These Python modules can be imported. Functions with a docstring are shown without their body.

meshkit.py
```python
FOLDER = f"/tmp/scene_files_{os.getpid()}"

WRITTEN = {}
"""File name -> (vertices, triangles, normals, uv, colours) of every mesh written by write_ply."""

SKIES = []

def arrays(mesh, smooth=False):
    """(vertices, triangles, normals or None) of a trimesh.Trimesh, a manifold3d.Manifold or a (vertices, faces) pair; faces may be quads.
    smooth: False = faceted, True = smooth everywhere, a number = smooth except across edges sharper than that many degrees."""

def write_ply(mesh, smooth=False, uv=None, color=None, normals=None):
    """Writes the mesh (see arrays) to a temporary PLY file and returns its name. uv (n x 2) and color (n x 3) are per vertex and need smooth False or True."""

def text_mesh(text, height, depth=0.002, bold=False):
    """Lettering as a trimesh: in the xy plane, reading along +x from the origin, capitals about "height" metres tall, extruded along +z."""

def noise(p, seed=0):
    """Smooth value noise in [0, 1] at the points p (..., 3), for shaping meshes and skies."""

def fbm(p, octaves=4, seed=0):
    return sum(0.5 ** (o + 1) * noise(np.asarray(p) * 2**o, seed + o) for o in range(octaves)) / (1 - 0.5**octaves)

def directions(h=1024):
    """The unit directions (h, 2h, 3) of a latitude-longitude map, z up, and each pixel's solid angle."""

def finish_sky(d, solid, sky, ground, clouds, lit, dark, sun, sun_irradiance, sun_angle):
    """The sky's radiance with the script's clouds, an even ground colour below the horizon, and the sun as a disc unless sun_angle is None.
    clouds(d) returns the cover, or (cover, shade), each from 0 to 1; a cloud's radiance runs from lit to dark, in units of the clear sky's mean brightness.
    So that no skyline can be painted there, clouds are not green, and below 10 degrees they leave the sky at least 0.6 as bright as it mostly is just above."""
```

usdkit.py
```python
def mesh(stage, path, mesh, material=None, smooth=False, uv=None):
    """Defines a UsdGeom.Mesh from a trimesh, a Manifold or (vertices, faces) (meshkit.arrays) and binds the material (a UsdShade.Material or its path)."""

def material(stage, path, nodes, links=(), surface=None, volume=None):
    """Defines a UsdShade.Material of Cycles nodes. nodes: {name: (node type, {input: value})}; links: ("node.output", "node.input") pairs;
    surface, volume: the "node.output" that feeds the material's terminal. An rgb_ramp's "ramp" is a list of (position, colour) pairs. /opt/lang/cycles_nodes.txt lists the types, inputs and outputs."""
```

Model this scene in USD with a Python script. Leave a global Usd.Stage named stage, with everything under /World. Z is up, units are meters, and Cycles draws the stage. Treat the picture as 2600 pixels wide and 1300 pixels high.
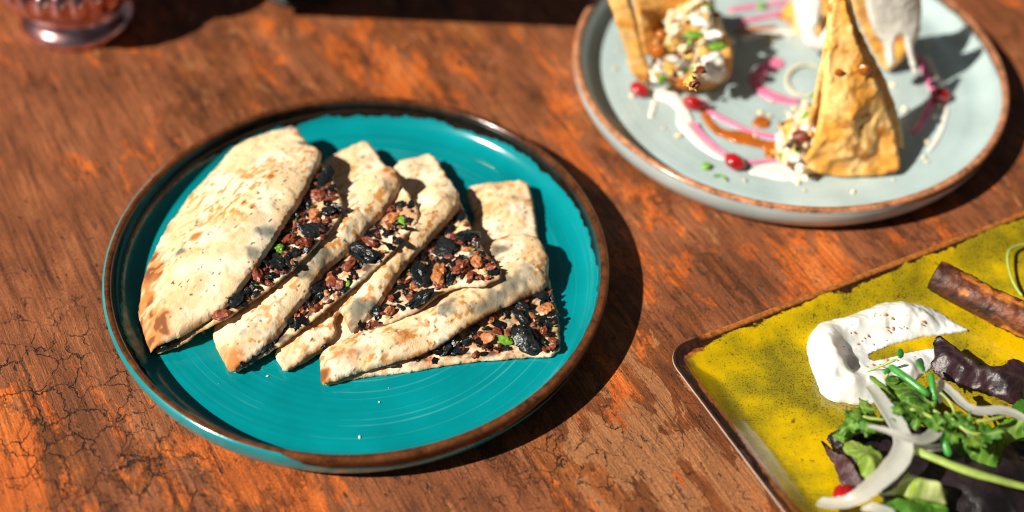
import math, random
import numpy as np, trimesh
from scipy.interpolate import RBFInterpolator
from scipy.spatial import Delaunay, cKDTree
import shapely
from shapely.geometry import Polygon, Point, LineString
import usdkit
from meshkit import noise, fbm
from pxr import Usd, UsdGeom, UsdLux, UsdShade, Gf, Sdf, Vt

stage = Usd.Stage.CreateInMemory()
UsdGeom.SetStageUpAxis(stage, UsdGeom.Tokens.z)
UsdGeom.SetStageMetersPerUnit(stage, 1.0)
UsdGeom.Xform.Define(stage, '/World')
rng = np.random.default_rng(7)

# ------------------------------------------------------------------ camera
FOC, PITCH, ROLL, CH = 2.8948902, 0.80129305, 0.0420133, 0.59629891
cr, sr, cp, sp = math.cos(ROLL), math.sin(ROLL), math.cos(PITCH), math.sin(PITCH)
FW, UPV = np.array([0, cp, -sp]), np.array([0, sp, cp])
XR = np.array([cr, 0, 0]) + sr * UPV
YU = np.array([-sr, 0, 0]) + cr * UPV
cam = UsdGeom.Camera.Define(stage, '/World/camera')
M = np.eye(4); M[0, :3] = XR; M[1, :3] = YU; M[2, :3] = -FW; M[3, :3] = (0, 0, CH)
cam.AddTransformOp().Set(Gf.Matrix4d(*M.ravel().tolist()))
cam.CreateHorizontalApertureAttr(36.0); cam.CreateVerticalApertureAttr(18.0)
cam.CreateFocalLengthAttr(FOC * 18.0)
cam.CreateClippingRangeAttr(Gf.Vec2f(0.01, 100))
cam.CreateFocusDistanceAttr(0.764); cam.CreateFStopAttr(2.7)
EXPOSURE = 0.40
cam.CreateExposureAttr(EXPOSURE)

# ------------------------------------------------------------------ light
SUN_AZ, SUN_EL = math.radians(206.0), math.radians(42.4)
to_sun = np.array([math.cos(SUN_AZ) * math.cos(SUN_EL), math.sin(SUN_AZ) * math.cos(SUN_EL), math.sin(SUN_EL)])
L = '/World/Looks/'
UsdGeom.Scope.Define(stage, '/World/Looks')
skym = usdkit.material(stage, L + 'sky_light', {
    's': ('sky_texture', {'sky_type': 'single_scattering', 'sun_disc': False, 'sun_elevation': SUN_EL,
                          'sun_rotation': math.atan2(to_sun[0], to_sun[1])}),
    'd': ('hsv', {'saturation': 0.35}),
    'b': ('background_shader', {'strength': 0.015})}, [('s.color', 'd.color'), ('d.color', 'b.color')], surface='b.background')
dome = UsdLux.DomeLight.Define(stage, '/World/sky')
UsdShade.MaterialBindingAPI.Apply(dome.GetPrim()).Bind(skym)
dome.GetPrim().SetCustomDataByKey('kind', 'structure')
sun = UsdLux.DistantLight.Define(stage, '/World/sun')
sun.CreateIntensityAttr(1.25); sun.CreateNormalizeAttr(True); sun.CreateAngleAttr(0.5)
sun.CreateColorAttr(Gf.Vec3f(1.0, 0.93, 0.82))
zz = to_sun; xx = np.cross([0, 0, 1], zz); xx /= np.linalg.norm(xx); yy = np.cross(zz, xx)
M = np.eye(4); M[0, :3] = xx; M[1, :3] = yy; M[2, :3] = zz
sun.AddTransformOp().Set(Gf.Matrix4d(*M.ravel().tolist()))


# ------------------------------------------------------------------ helpers
def P(u, v, z=0.0):
    """World point at height z seen at photograph position (u, v) of 2600 x 1300 - used to measure where things stand."""
    d = (u - 1300) / 1300 * XR - (v - 650) / 1300 * YU + FOC * FW
    t = (z - CH) / d[2]
    return np.array([0, 0, CH]) + d * t


DS = 2600 / 2576.0
used = {}


def numbered(parent, name):
    k = (parent, name); n = used.get(k, 0); used[k] = n + 1
    return f'{parent}/{name}' if n == 0 else f'{parent}/{name}_{n:03d}'


def tag(prim, label=None, category=None, group=None, kind=None):
    for k, v in (('label', label), ('category', category), ('group', group), ('kind', kind)):
        if v: prim.SetCustomDataByKey(k, v)
    return prim


def thing(name, label, category, group=None, loc=(0, 0, 0)):
    x = UsdGeom.Xform.Define(stage, numbered('/World', name))
    if any(loc): x.AddTranslateOp().Set(Gf.Vec3d(*map(float, loc)))
    return tag(x.GetPrim(), label, category, group)


def obj(name, vf, mat, parent=None, smooth=True, color=None, **kw):
    path = numbered(str(parent.GetPath()) if parent else '/World', name)
    m = usdkit.mesh(stage, path, vf, MAT[mat], smooth=smooth)
    if color is not None:
        pv = UsdGeom.PrimvarsAPI(m).CreatePrimvar('paint', Sdf.ValueTypeNames.Color3fArray, 'vertex')
        pv.Set(Vt.Vec3fArray.FromNumpy(np.asarray(color, np.float32)))
    return tag(m.GetPrim(), **kw) if kw else m.GetPrim()


def sstep(x, a, b):
    t = np.clip((x - a) / (b - a), 0, 1); return t * t * (3 - 2 * t)


def lerp(a, b, t):
    t = np.asarray(t)[..., None]; return np.asarray(a) * (1 - t) + np.asarray(b) * t


def n3(xy, z=0.0):
    return np.column_stack([xy[:, 0], xy[:, 1], np.full(len(xy), z)])


def resample(pts, step):
    pts = np.asarray(pts, float); out = []
    for a, b in zip(pts, np.roll(pts, -1, 0)):
        n = max(1, int(round(np.linalg.norm((b - a)[:2]) / step)))
        out += [a + (b - a) * k / n for k in range(n)]
    return np.array(out)


def chaikin(pts, n=1, keep=0.2):
    pts = np.asarray(pts, float)
    for _ in range(n):
        nx = np.roll(pts, -1, 0)
        pts = np.stack([pts * (1 - keep) + nx * keep, pts * keep + nx * (1 - keep)], 1).reshape(-1, pts.shape[1])
    return pts


class Sheet:
    """A thin curved sheet (bread, leaf, pastry, sauce) whose outline and inner heights are measured points (u, v, z)."""

    def __init__(s, outline, ctrl=(), t=0.0025, h=0.001, seed=0, jit=0.0006, relief=None, rnd=None, flat=None, round_n=1, roll=0.0,
                 scale=DS, smoothing=0.0, world=False):
        W = (lambda p: np.array(p, float)) if world else (lambda p: P(p[0] * scale, p[1] * scale, p[2]))
        o = np.array([W(p) for p in outline])
        o = chaikin(o, round_n) if round_n else o
        b = resample(o, h)
        nv = np.roll(b, -1, 0)[:, :2] - np.roll(b, 1, 0)[:, :2]
        nv = np.column_stack([nv[:, 1], -nv[:, 0]]); nv /= np.maximum(np.linalg.norm(nv, axis=1, keepdims=True), 1e-9)
        if jit:
            w = (fbm(n3(b[:, :2] / 0.006, seed), 3, seed) - .5) * 2 + min(.7, .0004 / jit) * (fbm(n3(b[:, :2] / 0.0017, seed), 2, seed) - .5) * 2
            b[:, :2] += nv * (w * jit)[:, None]
        poly = Polygon(b[:, :2])
        if not poly.is_valid:
            poly = shapely.make_valid(poly)
            if poly.geom_type != 'Polygon': poly = max((g for g in poly.geoms if g.geom_type == 'Polygon'), key=lambda g: g.area)
            poly = Polygon(poly.exterior)
            ext = np.array(poly.exterior.coords)[:-1]
            _, idx = cKDTree(b[:, :2]).query(ext); b = np.column_stack([ext, b[idx, 2]])
        c = np.array([W(p) for p in ctrl]).reshape(-1, 3)
        sub = b[::max(1, len(b) // 90)]
        q = np.vstack([sub, c])
        s.rbf = RBFInterpolator(q[:, :2] * 100, q[:, 2] * 100, kernel='thin_plate_spline', smoothing=smoothing)
        x0, y0, x1, y1 = poly.bounds
        gx, gy = np.meshgrid(np.arange(x0, x1, h), np.arange(y0, y1, h * .866))
        gx = gx + (np.arange(len(gx)) % 2)[:, None] * h / 2
        g = np.column_stack([gx.ravel(), gy.ravel()])
        g = g[shapely.contains_xy(poly.buffer(-h * .55), g[:, 0], g[:, 1])]
        xy = np.vstack([b[:, :2], g]); nb = len(b)
        tri = Delaunay(xy).simplices
        cen = xy[tri].mean(1)
        tri = tri[shapely.contains_xy(poly, cen[:, 0], cen[:, 1])]
        a = xy[tri]; ar = (a[:, 1, 0] - a[:, 0, 0]) * (a[:, 2, 1] - a[:, 0, 1]) - (a[:, 1, 1] - a[:, 0, 1]) * (a[:, 2, 0] - a[:, 0, 0])
        tri = tri[np.abs(ar) > 1e-12]; ar = ar[np.abs(ar) > 1e-12]
        tri[ar < 0] = tri[ar < 0][:, ::-1]
        z = s.height(xy)
        if roll:
            dd = cKDTree(b[:, :2]).query(xy)[0]; kk = np.sqrt(np.clip(1 - (1 - np.clip(dd / .0075, 0, 1)) ** 2, 0, 1))
            z = z - roll * (1 - kk) * sstep(z, FLOOR + .007, FLOOR + .015)
        d = cKDTree(b[:, :2]).query(xy)[0]; d[:nb] = 0
        s.xy, s.d, s.nb, s.poly, s.t = xy, d, nb, poly, t
        r = rnd or t / 2
        k = np.sqrt(np.clip(1 - (1 - np.clip(d / r, 0, 1)) ** 2, 0, 1))
        rel = relief(xy, d) if relief else 0
        if flat is not None:                                  # lies on a flat floor: flat bottom, domed top
            top = np.maximum(flat + (z - flat) * k + t * k, flat) + rel * k
            bot = np.full(len(xy), flat - 0.0003)
            top[:nb] = flat
        else:
            top = z - t / 2 + t / 2 * k + rel * (.35 + .65 * k); bot = z - t / 2 - t / 2 * k + rel * (.35 + .65 * k)
        n = len(xy)
        bi = np.arange(n) + n; bi[:nb] = np.arange(nb)       # bottom shares the boundary
        if flat is None:
            vb = np.column_stack([xy, bot])
        else:
            vb = np.column_stack([xy, bot])
        s.v = np.vstack([np.column_stack([xy, top]), vb])
        s.f = np.vstack([tri, bi[tri][:, ::-1]])
        s.top = np.r_[np.ones(n, bool), np.zeros(n, bool)]
        s.xy2, s.d2 = np.vstack([xy, xy]), np.r_[d, d]

    def height(s, xy):
        return s.rbf(np.asarray(xy)[:, :2] * 100) / 100

    def hit(s, u, v, up=0.0):
        z = 0.015
        for _ in range(6):
            p = P(u, v, z); z = float(s.height(p[None])[0]) + up
        return P(u, v, z)


def tube(path, r, n=8, flat=1.0, world=False, sub=6, scale=1.0, up=(0, 0, 1), rough=0.0, seed=0, cap=True, cup=0.0):
    """Tapering round or flattened strip along measured points (u, v, z); r one value or one per point (metres)."""
    p = np.array([q if world else P(q[0] * scale, q[1] * scale, q[2]) for q in path], float)
    r = np.full(len(p), r, float) if np.ndim(r) == 0 else np.array(r, float)
    from scipy.interpolate import PchipInterpolator
    tt = np.r_[0, np.cumsum(np.linalg.norm(np.diff(p, axis=0), axis=1))]
    m = (len(p) - 1) * sub + 1; x = np.linspace(0, tt[-1], m)
    if len(p) > 3:
        from scipy.interpolate import CubicSpline
        c = CubicSpline(tt, p)(x)
    else:
        c = np.column_stack([PchipInterpolator(tt, p[:, k])(x) for k in range(3)])
    rr = PchipInterpolator(tt, r)(x)
    if cap:
        e = np.minimum(x, tt[-1] - x); rr = rr * np.sqrt(np.clip(1 - (1 - np.clip(e / np.maximum(rr, 1e-6), 0.02, 1)) ** 2, 0, 1))
    T = np.gradient(c, axis=0); T /= np.linalg.norm(T, axis=1, keepdims=True)
    S = np.cross(T, up); S /= np.linalg.norm(S, axis=1, keepdims=True); U = np.cross(S, T)
    a = np.arange(n) / n * 2 * np.pi
    ring = c[:, None] + rr[:, None, None] * (np.cos(a)[None, :, None] * S[:, None] + (flat * np.sin(a) + cup * np.cos(a) ** 2)[None, :, None] * U[:, None])
    v = ring.reshape(-1, 3)
    if rough: v = v + (fbm(v * 400, 3, seed)[:, None] - .5) * rough * 2 * (v - np.repeat(c, n, 0)) / np.maximum(np.repeat(rr, n), 1e-6)[:, None]
    f = []
    for i in range(m - 1):
        for j in range(n):
            k = (j + 1) % n
            f += [[i * n + j, i * n + k, (i + 1) * n + k], [i * n + j, (i + 1) * n + k, (i + 1) * n + j]]
    v = np.vstack([v, c[0], c[-1]]); e0, e1 = len(v) - 2, len(v) - 1
    for j in range(n):
        k = (j + 1) % n
        f += [[e0, k, j], [e1, (m - 1) * n + j, (m - 1) * n + k]]
    return v, np.array(f)[:, ::-1]


ICO = {k: trimesh.creation.icosphere(k) for k in (1, 2, 3)}


def lump(c, size, seed, sub=1, rough=.35, rot=None, freq=1.6):
    """Irregular small piece: a noisy ellipsoid of half sizes `size`."""
    m = ICO[sub]; v = m.vertices.copy()
    v *= (1 + rough * 2 * (noise(v * freq + seed * 7.3, seed) - .5) + rough * .9 * (noise(v * freq * 2.7 + seed * 3.1, seed + 5) - .5))[:, None]
    v *= np.asarray(size)
    if rot is not None: v = v @ rot.T
    return v + np.asarray(c), m.faces


def rotm(rg, tilt=1.0):
    az = rg.uniform(0, 2 * np.pi); ax = rg.normal(0, .45 * tilt, 2)
    return trimesh.transformations.euler_matrix(ax[0], ax[1], az)[:3, :3]


def join(ms):
    v, f, n = [], [], 0
    for a, b in ms:
        v.append(a); f.append(np.asarray(b) + n); n += len(a)
    return np.vstack(v), np.vstack(f)


def scatter(poly, n, rg):
    p = Polygon(poly)
    if not p.is_valid: p = p.buffer(0)
    x0, y0, x1, y1 = p.bounds; out = []
    while len(out) < n:
        q = rg.uniform((x0, y0), (x1, y1))
        if p.contains(Point(q)): out.append(q)
    return np.array(out)


# ------------------------------------------------------------------ materials
MAT = {}


def mat(name, nodes, links, surface='p.BSDF'):
    MAT[name] = usdkit.material(stage, L + name, nodes, links, surface=surface)


def plain(name, col, rough=.5, bump=0, bscale=300, var=.25, vscale=150, **kw):
    nodes = {'g': ('texture_coordinate', {}), 'n': ('noise_texture', {'scale': float(vscale), 'detail': 4.0}),
             'r': ('rgb_ramp', {'ramp': [(.3, tuple(c * (1 - var) for c in col)), (.7, tuple(min(1, c * (1 + var)) for c in col))]}),
             'p': ('principled_bsdf', dict(roughness=float(rough), **kw))}
    links = [('g.object', 'n.vector'), ('n.fac', 'r.fac'), ('r.color', 'p.base_color')]
    if bump:
        nodes['bn'] = ('noise_texture', {'scale': float(bscale), 'detail': 4.0}); nodes['b'] = ('bump', {'strength': 1.0, 'distance': float(bump)})
        links += [('g.object', 'bn.vector'), ('bn.fac', 'b.height'), ('b.normal', 'p.normal')]
    mat(name, nodes, links)


def painted(name, rough=.6, bump=.0003, bscale=900, translucent=0, var=.12, **kw):
    """Colour from the vertex paint of the mesh with fine grain on top."""
    nodes = {'a': ('attribute', {'attribute': 'paint'}), 'g': ('geometry', {}),
             'n': ('noise_texture', {'scale': float(bscale), 'detail': 5.0, 'roughness': .6}),
             'm': ('map_range', {'from_min': .3, 'from_max': .7, 'to_min': 1 - var, 'to_max': 1 + var}),
             'c': ('vector_math', {'math_type': 'scale'}),
             'b': ('bump', {'strength': 1.0, 'distance': float(bump)}), 'p': ('principled_bsdf', dict(roughness=float(rough), **kw))}
    links = [('g.position', 'n.vector'), ('n.fac', 'm.value'), ('a.vector', 'c.vector1'), ('m.result', 'c.scale'), ('c.vector', 'p.base_color'),
             ('n.fac', 'b.height'), ('b.normal', 'p.normal')]
    s = 'p.BSDF'
    if translucent:
        nodes['t'] = ('translucent_bsdf', {}); nodes['x'] = ('mix_closure', {'fac': float(translucent)})
        links += [('c.vector', 't.color'), ('p.BSDF', 'x.closure1'), ('t.BSDF', 'x.closure2')]; s = 'x.closure'
    mat(name, nodes, links, s)


painted('bread', .75, .0004, 1000, 0, .07, diffuse_roughness=.3)
painted('leaf', .42, .00035, 420, translucent=.38, specular_ior_level=.35)
painted('dark_leaf', .36, .0004, 420)
painted('char', .5, .0006, 500)
painted('pastry', .42, .0004, 500)
painted('glaze', .12, .00006, 500, var=.05, coat_weight=.3, coat_roughness=.06)
painted('crumb', .5, .0004, 900)
plain('olive', (.010, .013, .014), .26, .0005, 700, .5, 500)
plain('tomato', (.21, .045, .018), .38, .0005, 600, .5, 500)
plain('nut', (.45, .16, .05), .45, .0005, 600, .35, 500)
plain('herb', (.16, .36, .03), .4, .0003, 700, .35, 400)
plain('yogurt', (.86, .84, .80), .38, .0002, 250, .02, 100, subsurface_weight=.15, subsurface_scale=.004)
plain('onion', (.74, .74, .66), .25, .00015, 300, .10, 90, subsurface_weight=.6, subsurface_scale=.006, subsurface_radius=(1., .9, .7))
plain('pom', (.36, .008, .012), .1, 0, 300, .4, 180, coat_weight=.5)
plain('chive', (.05, .28, .045), .3, .0001, 500, .25, 200)
plain('stem', (.34, .46, .10), .35, .0002, 400, .2, 120)
plain('pink_sauce', (.76, .20, .36), .2, .0002, 300, .15, 130)
plain('white_sauce', (.84, .81, .73), .22, .0002, 300, .03, 130)
plain('cream_sauce', (.66, .62, .46), .25, .0002, 300, .08, 130)
plain('caramel', (.42, .11, .012), .14, .0001, 300, .25, 130)
plain('paprika', (.55, .20, .05), .6, 0, 300, .3, 400)
plain('cheese', (.80, .66, .42), .5, .0004, 500, .2, 300)
plain('egg', (.72, .42, .09), .45, .0004, 500, .3, 300)
plain('foot_clay', (.018, .015, .013), .7, .0002, 300, .2, 100)
plain('shadow_board_wood', (.05, .03, .02), .6, .0004, 60, .4, 30)

# old painted table top: brown paint worn to orange along the grain, crackled
GA = math.radians(30.0)       # grain runs 60 degrees clockwise of x: turn it onto y
mat('table_paint', {
    'g': ('geometry', {}), 'a': ('attribute', {'attribute': 'paint'}), 's': ('separate_xyz', {}),
    'rot': ('mapping', {'rotation': (0.0, 0.0, -GA)}),
    'gr': ('mapping', {'scale': (1.0, .05, 1.0)}), 'pa': ('mapping', {'scale': (1.0, .40, 1.0)}), 'ck': ('mapping', {'scale': (1.0, .8, 1.0)}),
    # under coats: red brown wood, tan primer, orange paint
    'grn': ('noise_texture', {'scale': 520.0, 'detail': 6.0, 'roughness': .65}),
    'grm': ('map_range', {'from_min': .3, 'from_max': .7, 'to_min': .55, 'to_max': 1.4}),
    'st': ('noise_texture', {'scale': 210.0, 'detail': 4.0, 'roughness': .6}), 'stm': ('map_range', {'from_min': .56, 'from_max': .68, 'to_min': 1.0, 'to_max': .45, 'clamp': True}),
    'mul1': ('math', {'math_type': 'multiply'}),
    'spk': ('noise_texture', {'scale': 1500.0, 'detail': 3.0}), 'spm': ('map_range', {'from_min': .3, 'from_max': .7, 'to_min': .65, 'to_max': 1.35}), 'mul2': ('math', {'math_type': 'multiply'}),
    'n3': ('noise_texture', {'scale': 38.0, 'detail': 8.0, 'roughness': .68}),
    'coat': ('rgb_ramp', {'ramp': [(.32, (.145, .047, .017)), (.5, (.245, .076, .027)), (.70, (.37, .130, .050))]}),
    'under': ('rgb_ramp', {'ramp': [(.35, (.105, .033, .010)), (.5, (.19, .056, .015)), (.60, (.30, .090, .022)), (.70, (.42, .15, .045))]}),
    'orange': ('rgb_ramp', {'ramp': [(.32, (.30, .066, .012)), (.55, (.56, .125, .018)), (.75, (.68, .21, .05))]}),
    'n1': ('noise_texture', {'scale': 30.0, 'detail': 10.0, 'roughness': .70, 'distortion': .4}),
    'wsum': ('math', {'math_type': 'add'}), 'wm': ('map_range', {'from_min': .535, 'from_max': .550, 'clamp': True}), 'n4': ('noise_texture', {'scale': 52.0, 'detail': 9.0, 'roughness': .66, 'distortion': .5}), 'tsum': ('math', {'math_type': 'multiply_add', 'value2': .7}), 'tm': ('map_range', {'from_min': .615, 'from_max': .63, 'to_max': .85, 'clamp': True}), 'b3': ('mix_color', {'b': (.36, .150, .058)}),
    'n2': ('noise_texture', {'scale': 40.0, 'detail': 12.0, 'roughness': .80, 'distortion': .3}),
    'n2x': ('math', {'math_type': 'multiply_add', 'value2': 2.1, 'value3': -.55}), 'osum': ('math', {'math_type': 'add'}), 'om': ('map_range', {'from_min': .64, 'from_max': .70, 'clamp': True}),
    'b1': ('mix_color', {}), 'b2': ('mix_color', {}), 'mul': ('vector_math', {'math_type': 'scale'}), 'mulz': ('vector_math', {'math_type': 'scale'}),
    # cracks in the top coat
    'dn': ('noise_texture', {'scale': 60.0, 'detail': 5.0, 'roughness': .65}), 'dv': ('vector_math', {'math_type': 'multiply_add', 'vector2': (.020, .020, 0.0)}),
    'vo': ('voronoi_texture', {'feature': 'distance_to_edge', 'scale': 78.0}),
    'vn': ('noise_texture', {'scale': 120.0, 'detail': 4.0, 'roughness': .6}), 'vs': ('math', {'math_type': 'add'}),
    'vw': ('map_range', {'from_min': .50, 'from_max': .78, 'to_min': 0.0, 'to_max': .036, 'clamp': True}),
    'cm': ('math', {'math_type': 'subtract'}),
    'cs': ('map_range', {'from_min': -.028, 'from_max': .004, 'to_min': 1.0, 'to_max': 0.0, 'clamp': True}),
    'sp': ('noise_texture', {'scale': 110.0, 'detail': 5.0, 'roughness': .65}),
    'sm': ('map_range', {'from_min': .635, 'from_max': .70, 'to_min': 0.0, 'to_max': .8, 'clamp': True}),
    'sq': ('noise_texture', {'scale': 300.0, 'detail': 4.0, 'roughness': .6}), 'sqm': ('map_range', {'from_min': .63, 'from_max': .70, 'to_max': .75, 'clamp': True}), 'dk0': ('math', {'math_type': 'maximum'}),
    'dk': ('math', {'math_type': 'maximum'}),
    'dark': ('mix_color', {'b': (.022, .012, .008)}),
    'h1': ('math', {'math_type': 'multiply_add', 'value2': -1.2}), 'h2': ('math', {'math_type': 'multiply_add', 'value2': -1.1}), 'h3': ('math', {'math_type': 'multiply_add', 'value2': .5}),
    'bump': ('bump', {'strength': 1.0, 'distance': .0006}),
    'p': ('principled_bsdf', {'roughness': .55, 'specular_ior_level': .35}),
}, [('g.position', 'rot.vector'), ('rot.vector', 'gr.vector'), ('rot.vector', 'pa.vector'), ('rot.vector', 'ck.vector'), ('a.vector', 's.vector'),
    ('gr.vector', 'grn.vector'), ('grn.fac', 'grm.value'), ('gr.vector', 'st.vector'), ('st.fac', 'stm.value'), ('grm.result', 'mul1.value1'), ('stm.result', 'mul1.value2'),
    ('pa.vector', 'spk.vector'), ('spk.fac', 'spm.value'), ('mul1.value', 'mul2.value1'), ('spm.result', 'mul2.value2'),
    ('pa.vector', 'n3.vector'), ('n3.fac', 'coat.fac'), ('n3.fac', 'under.fac'), ('n3.fac', 'orange.fac'),
    ('pa.vector', 'n1.vector'), ('n1.fac', 'wsum.value1'), ('s.z', 'wsum.value2'), ('wsum.value', 'wm.value'),
    ('pa.vector', 'n2.vector'), ('n2.fac', 'n2x.value1'), ('n2x.value', 'osum.value1'), ('s.x', 'osum.value2'), ('osum.value', 'om.value'),
    ('wm.result', 'b1.fac'), ('coat.color', 'b1.a'), ('under.color', 'b1.b'), ('om.result', 'b2.fac'), ('n4.fac', 'tsum.value3'), ('s.z', 'tsum.value1'), ('tsum.value', 'tm.value'), ('pa.vector', 'n4.vector'), ('tm.result', 'b3.fac'), ('b1.result', 'b3.a'), ('b3.result', 'b2.a'), ('orange.color', 'b2.b'),
    ('b2.result', 'mul.vector1'), ('mul2.value', 'mul.scale'),
    ('ck.vector', 'dn.vector'), ('dn.color', 'dv.vector1'), ('ck.vector', 'dv.vector3'), ('dv.vector', 'vo.vector'),
    ('pa.vector', 'vn.vector'), ('vn.fac', 'vs.value1'), ('s.y', 'vs.value2'), ('vs.value', 'vw.value'), ('vo.distance', 'cm.value1'), ('vw.result', 'cm.value2'), ('cm.value', 'cs.value'),
    ('pa.vector', 'sp.vector'), ('sp.fac', 'sm.value'), ('cs.result', 'dk0.value1'), ('sm.result', 'dk0.value2'), ('pa.vector', 'sq.vector'), ('sq.fac', 'sqm.value'), ('dk0.value', 'dk.value1'), ('sqm.result', 'dk.value2'),
    ('dk.value', 'dark.fac'), ('mul.vector', 'dark.a'), ('dark.result', 'p.base_color'),
    ('dk.value', 'h1.value1'), ('grn.fac', 'h1.value3'), ('wm.result', 'h2.value1'), ('h1.value', 'h2.value3'), ('spk.fac', 'h3.value1'), ('h2.value', 'h3.value3'), ('h3.value', 'bump.height'), ('bump.normal', 'p.normal')])


# stoneware: glaze colour, ragged brown edge. mesh paint = (distance from the rim crest + drips, unused, tone)
def stoneware(name, col, light, dark_in, crest, rings=True, rough=.16):
    nodes = {'a': ('attribute', {'attribute': 'paint'}), 's': ('separate_xyz', {}), 'tc': ('texture_coordinate', {}),
             'sx': ('separate_xyz', {}), 'cx': ('combine_xyz', {}), 'len': ('vector_math', {'math_type': 'length'}),
             'w': ('math', {'math_type': 'multiply', 'value2': 520.0}),
             'rn': ('noise_texture', {'dimensions': '1D', 'scale': 1.0, 'detail': 1.5}),
             'rl': ('map_range', {'from_min': .63, 'from_max': .70, 'clamp': True}),
             'mk': ('noise_texture', {'scale': 14.0, 'detail': 4.0, 'roughness': .6}), 'mm': ('map_range', {'from_min': .42, 'from_max': .62, 'to_max': .55, 'clamp': True}),
             'rf': ('math', {'math_type': 'multiply'}),
             'tn': ('noise_texture', {'scale': 30.0, 'detail': 5.0}), 'tr': ('map_range', {'from_min': .3, 'from_max': .7, 'to_min': .86, 'to_max': 1.12}),
             'c0': ('mix_color', {'a': col, 'b': light}), 'c1': ('vector_math', {'math_type': 'scale'}),
             'fn': ('noise_texture', {'scale': 420.0, 'detail': 3.0}), 'fa': ('math', {'math_type': 'multiply_add', 'value2': .5}),
             'bm': ('map_range', {'from_min': .18, 'from_max': .34, 'clamp': True}),
             'br': ('rgb_ramp', {'ramp': [(0, crest), (.26, tuple(c * .7 for c in crest)), (.55, dark_in)]}),
             'bn': ('noise_texture', {'scale': 160.0, 'detail': 5.0, 'roughness': .7}), 'bt': ('map_range', {'from_min': .3, 'from_max': .7, 'to_min': .3, 'to_max': 1.7}),
             'b1': ('vector_math', {'math_type': 'scale'}), 'mix': ('mix_color', {}),
             'bh': ('math', {'math_type': 'multiply_add', 'value2': .25}), 'bump': ('bump', {'strength': 1.0, 'distance': .00008}),
             'p': ('principled_bsdf', {'roughness': rough, 'coat_weight': .15, 'coat_roughness': .05})}
    links = [('a.vector', 's.vector'), ('tc.object', 'sx.vector'), ('sx.x', 'cx.x'), ('sx.y', 'cx.y'), ('cx.vector', 'len.vector1'), ('len.value', 'w.value1'),
             ('w.value', 'rn.w'), ('rn.fac', 'rl.value'), ('tc.object', 'mk.vector'), ('mk.fac', 'mm.value'), ('rl.result', 'rf.value1'), ('mm.result', 'rf.value2'),
             ('rf.value', 'c0.fac'), ('tc.object', 'tn.vector'), ('tn.fac', 'tr.value'), ('c0.result', 'c1.vector1'), ('tr.result', 'c1.scale'),
             ('tc.object', 'fn.vector'), ('fn.fac', 'fa.value1'), ('s.x', 'fa.value3'), ('fa.value', 'bm.value'),
             ('s.y', 'br.fac'), ('tc.object', 'bn.vector'), ('bn.fac', 'bt.value'), ('br.color', 'b1.vector1'), ('bt.result', 'b1.scale'),
             ('bm.result', 'mix.fac'), ('b1.vector', 'mix.a'), ('c1.vector', 'mix.b'), ('mix.result', 'p.base_color'),
             ('rn.fac', 'bh.value3'), ('bn.fac', 'bh.value1'), ('bn.fac', 'bump.height'), ('bump.normal', 'p.normal')]
    mat(name, nodes, links)


stoneware('teal_glaze', (.0, .245, .275), (.10, .40, .42), (.010, .006, .004), (.135, .045, .015))
stoneware('grey_glaze', (.42, .53, .53), (.55, .62, .60), (.025, .014, .009), (.50, .21, .10), rough=.22)

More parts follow.
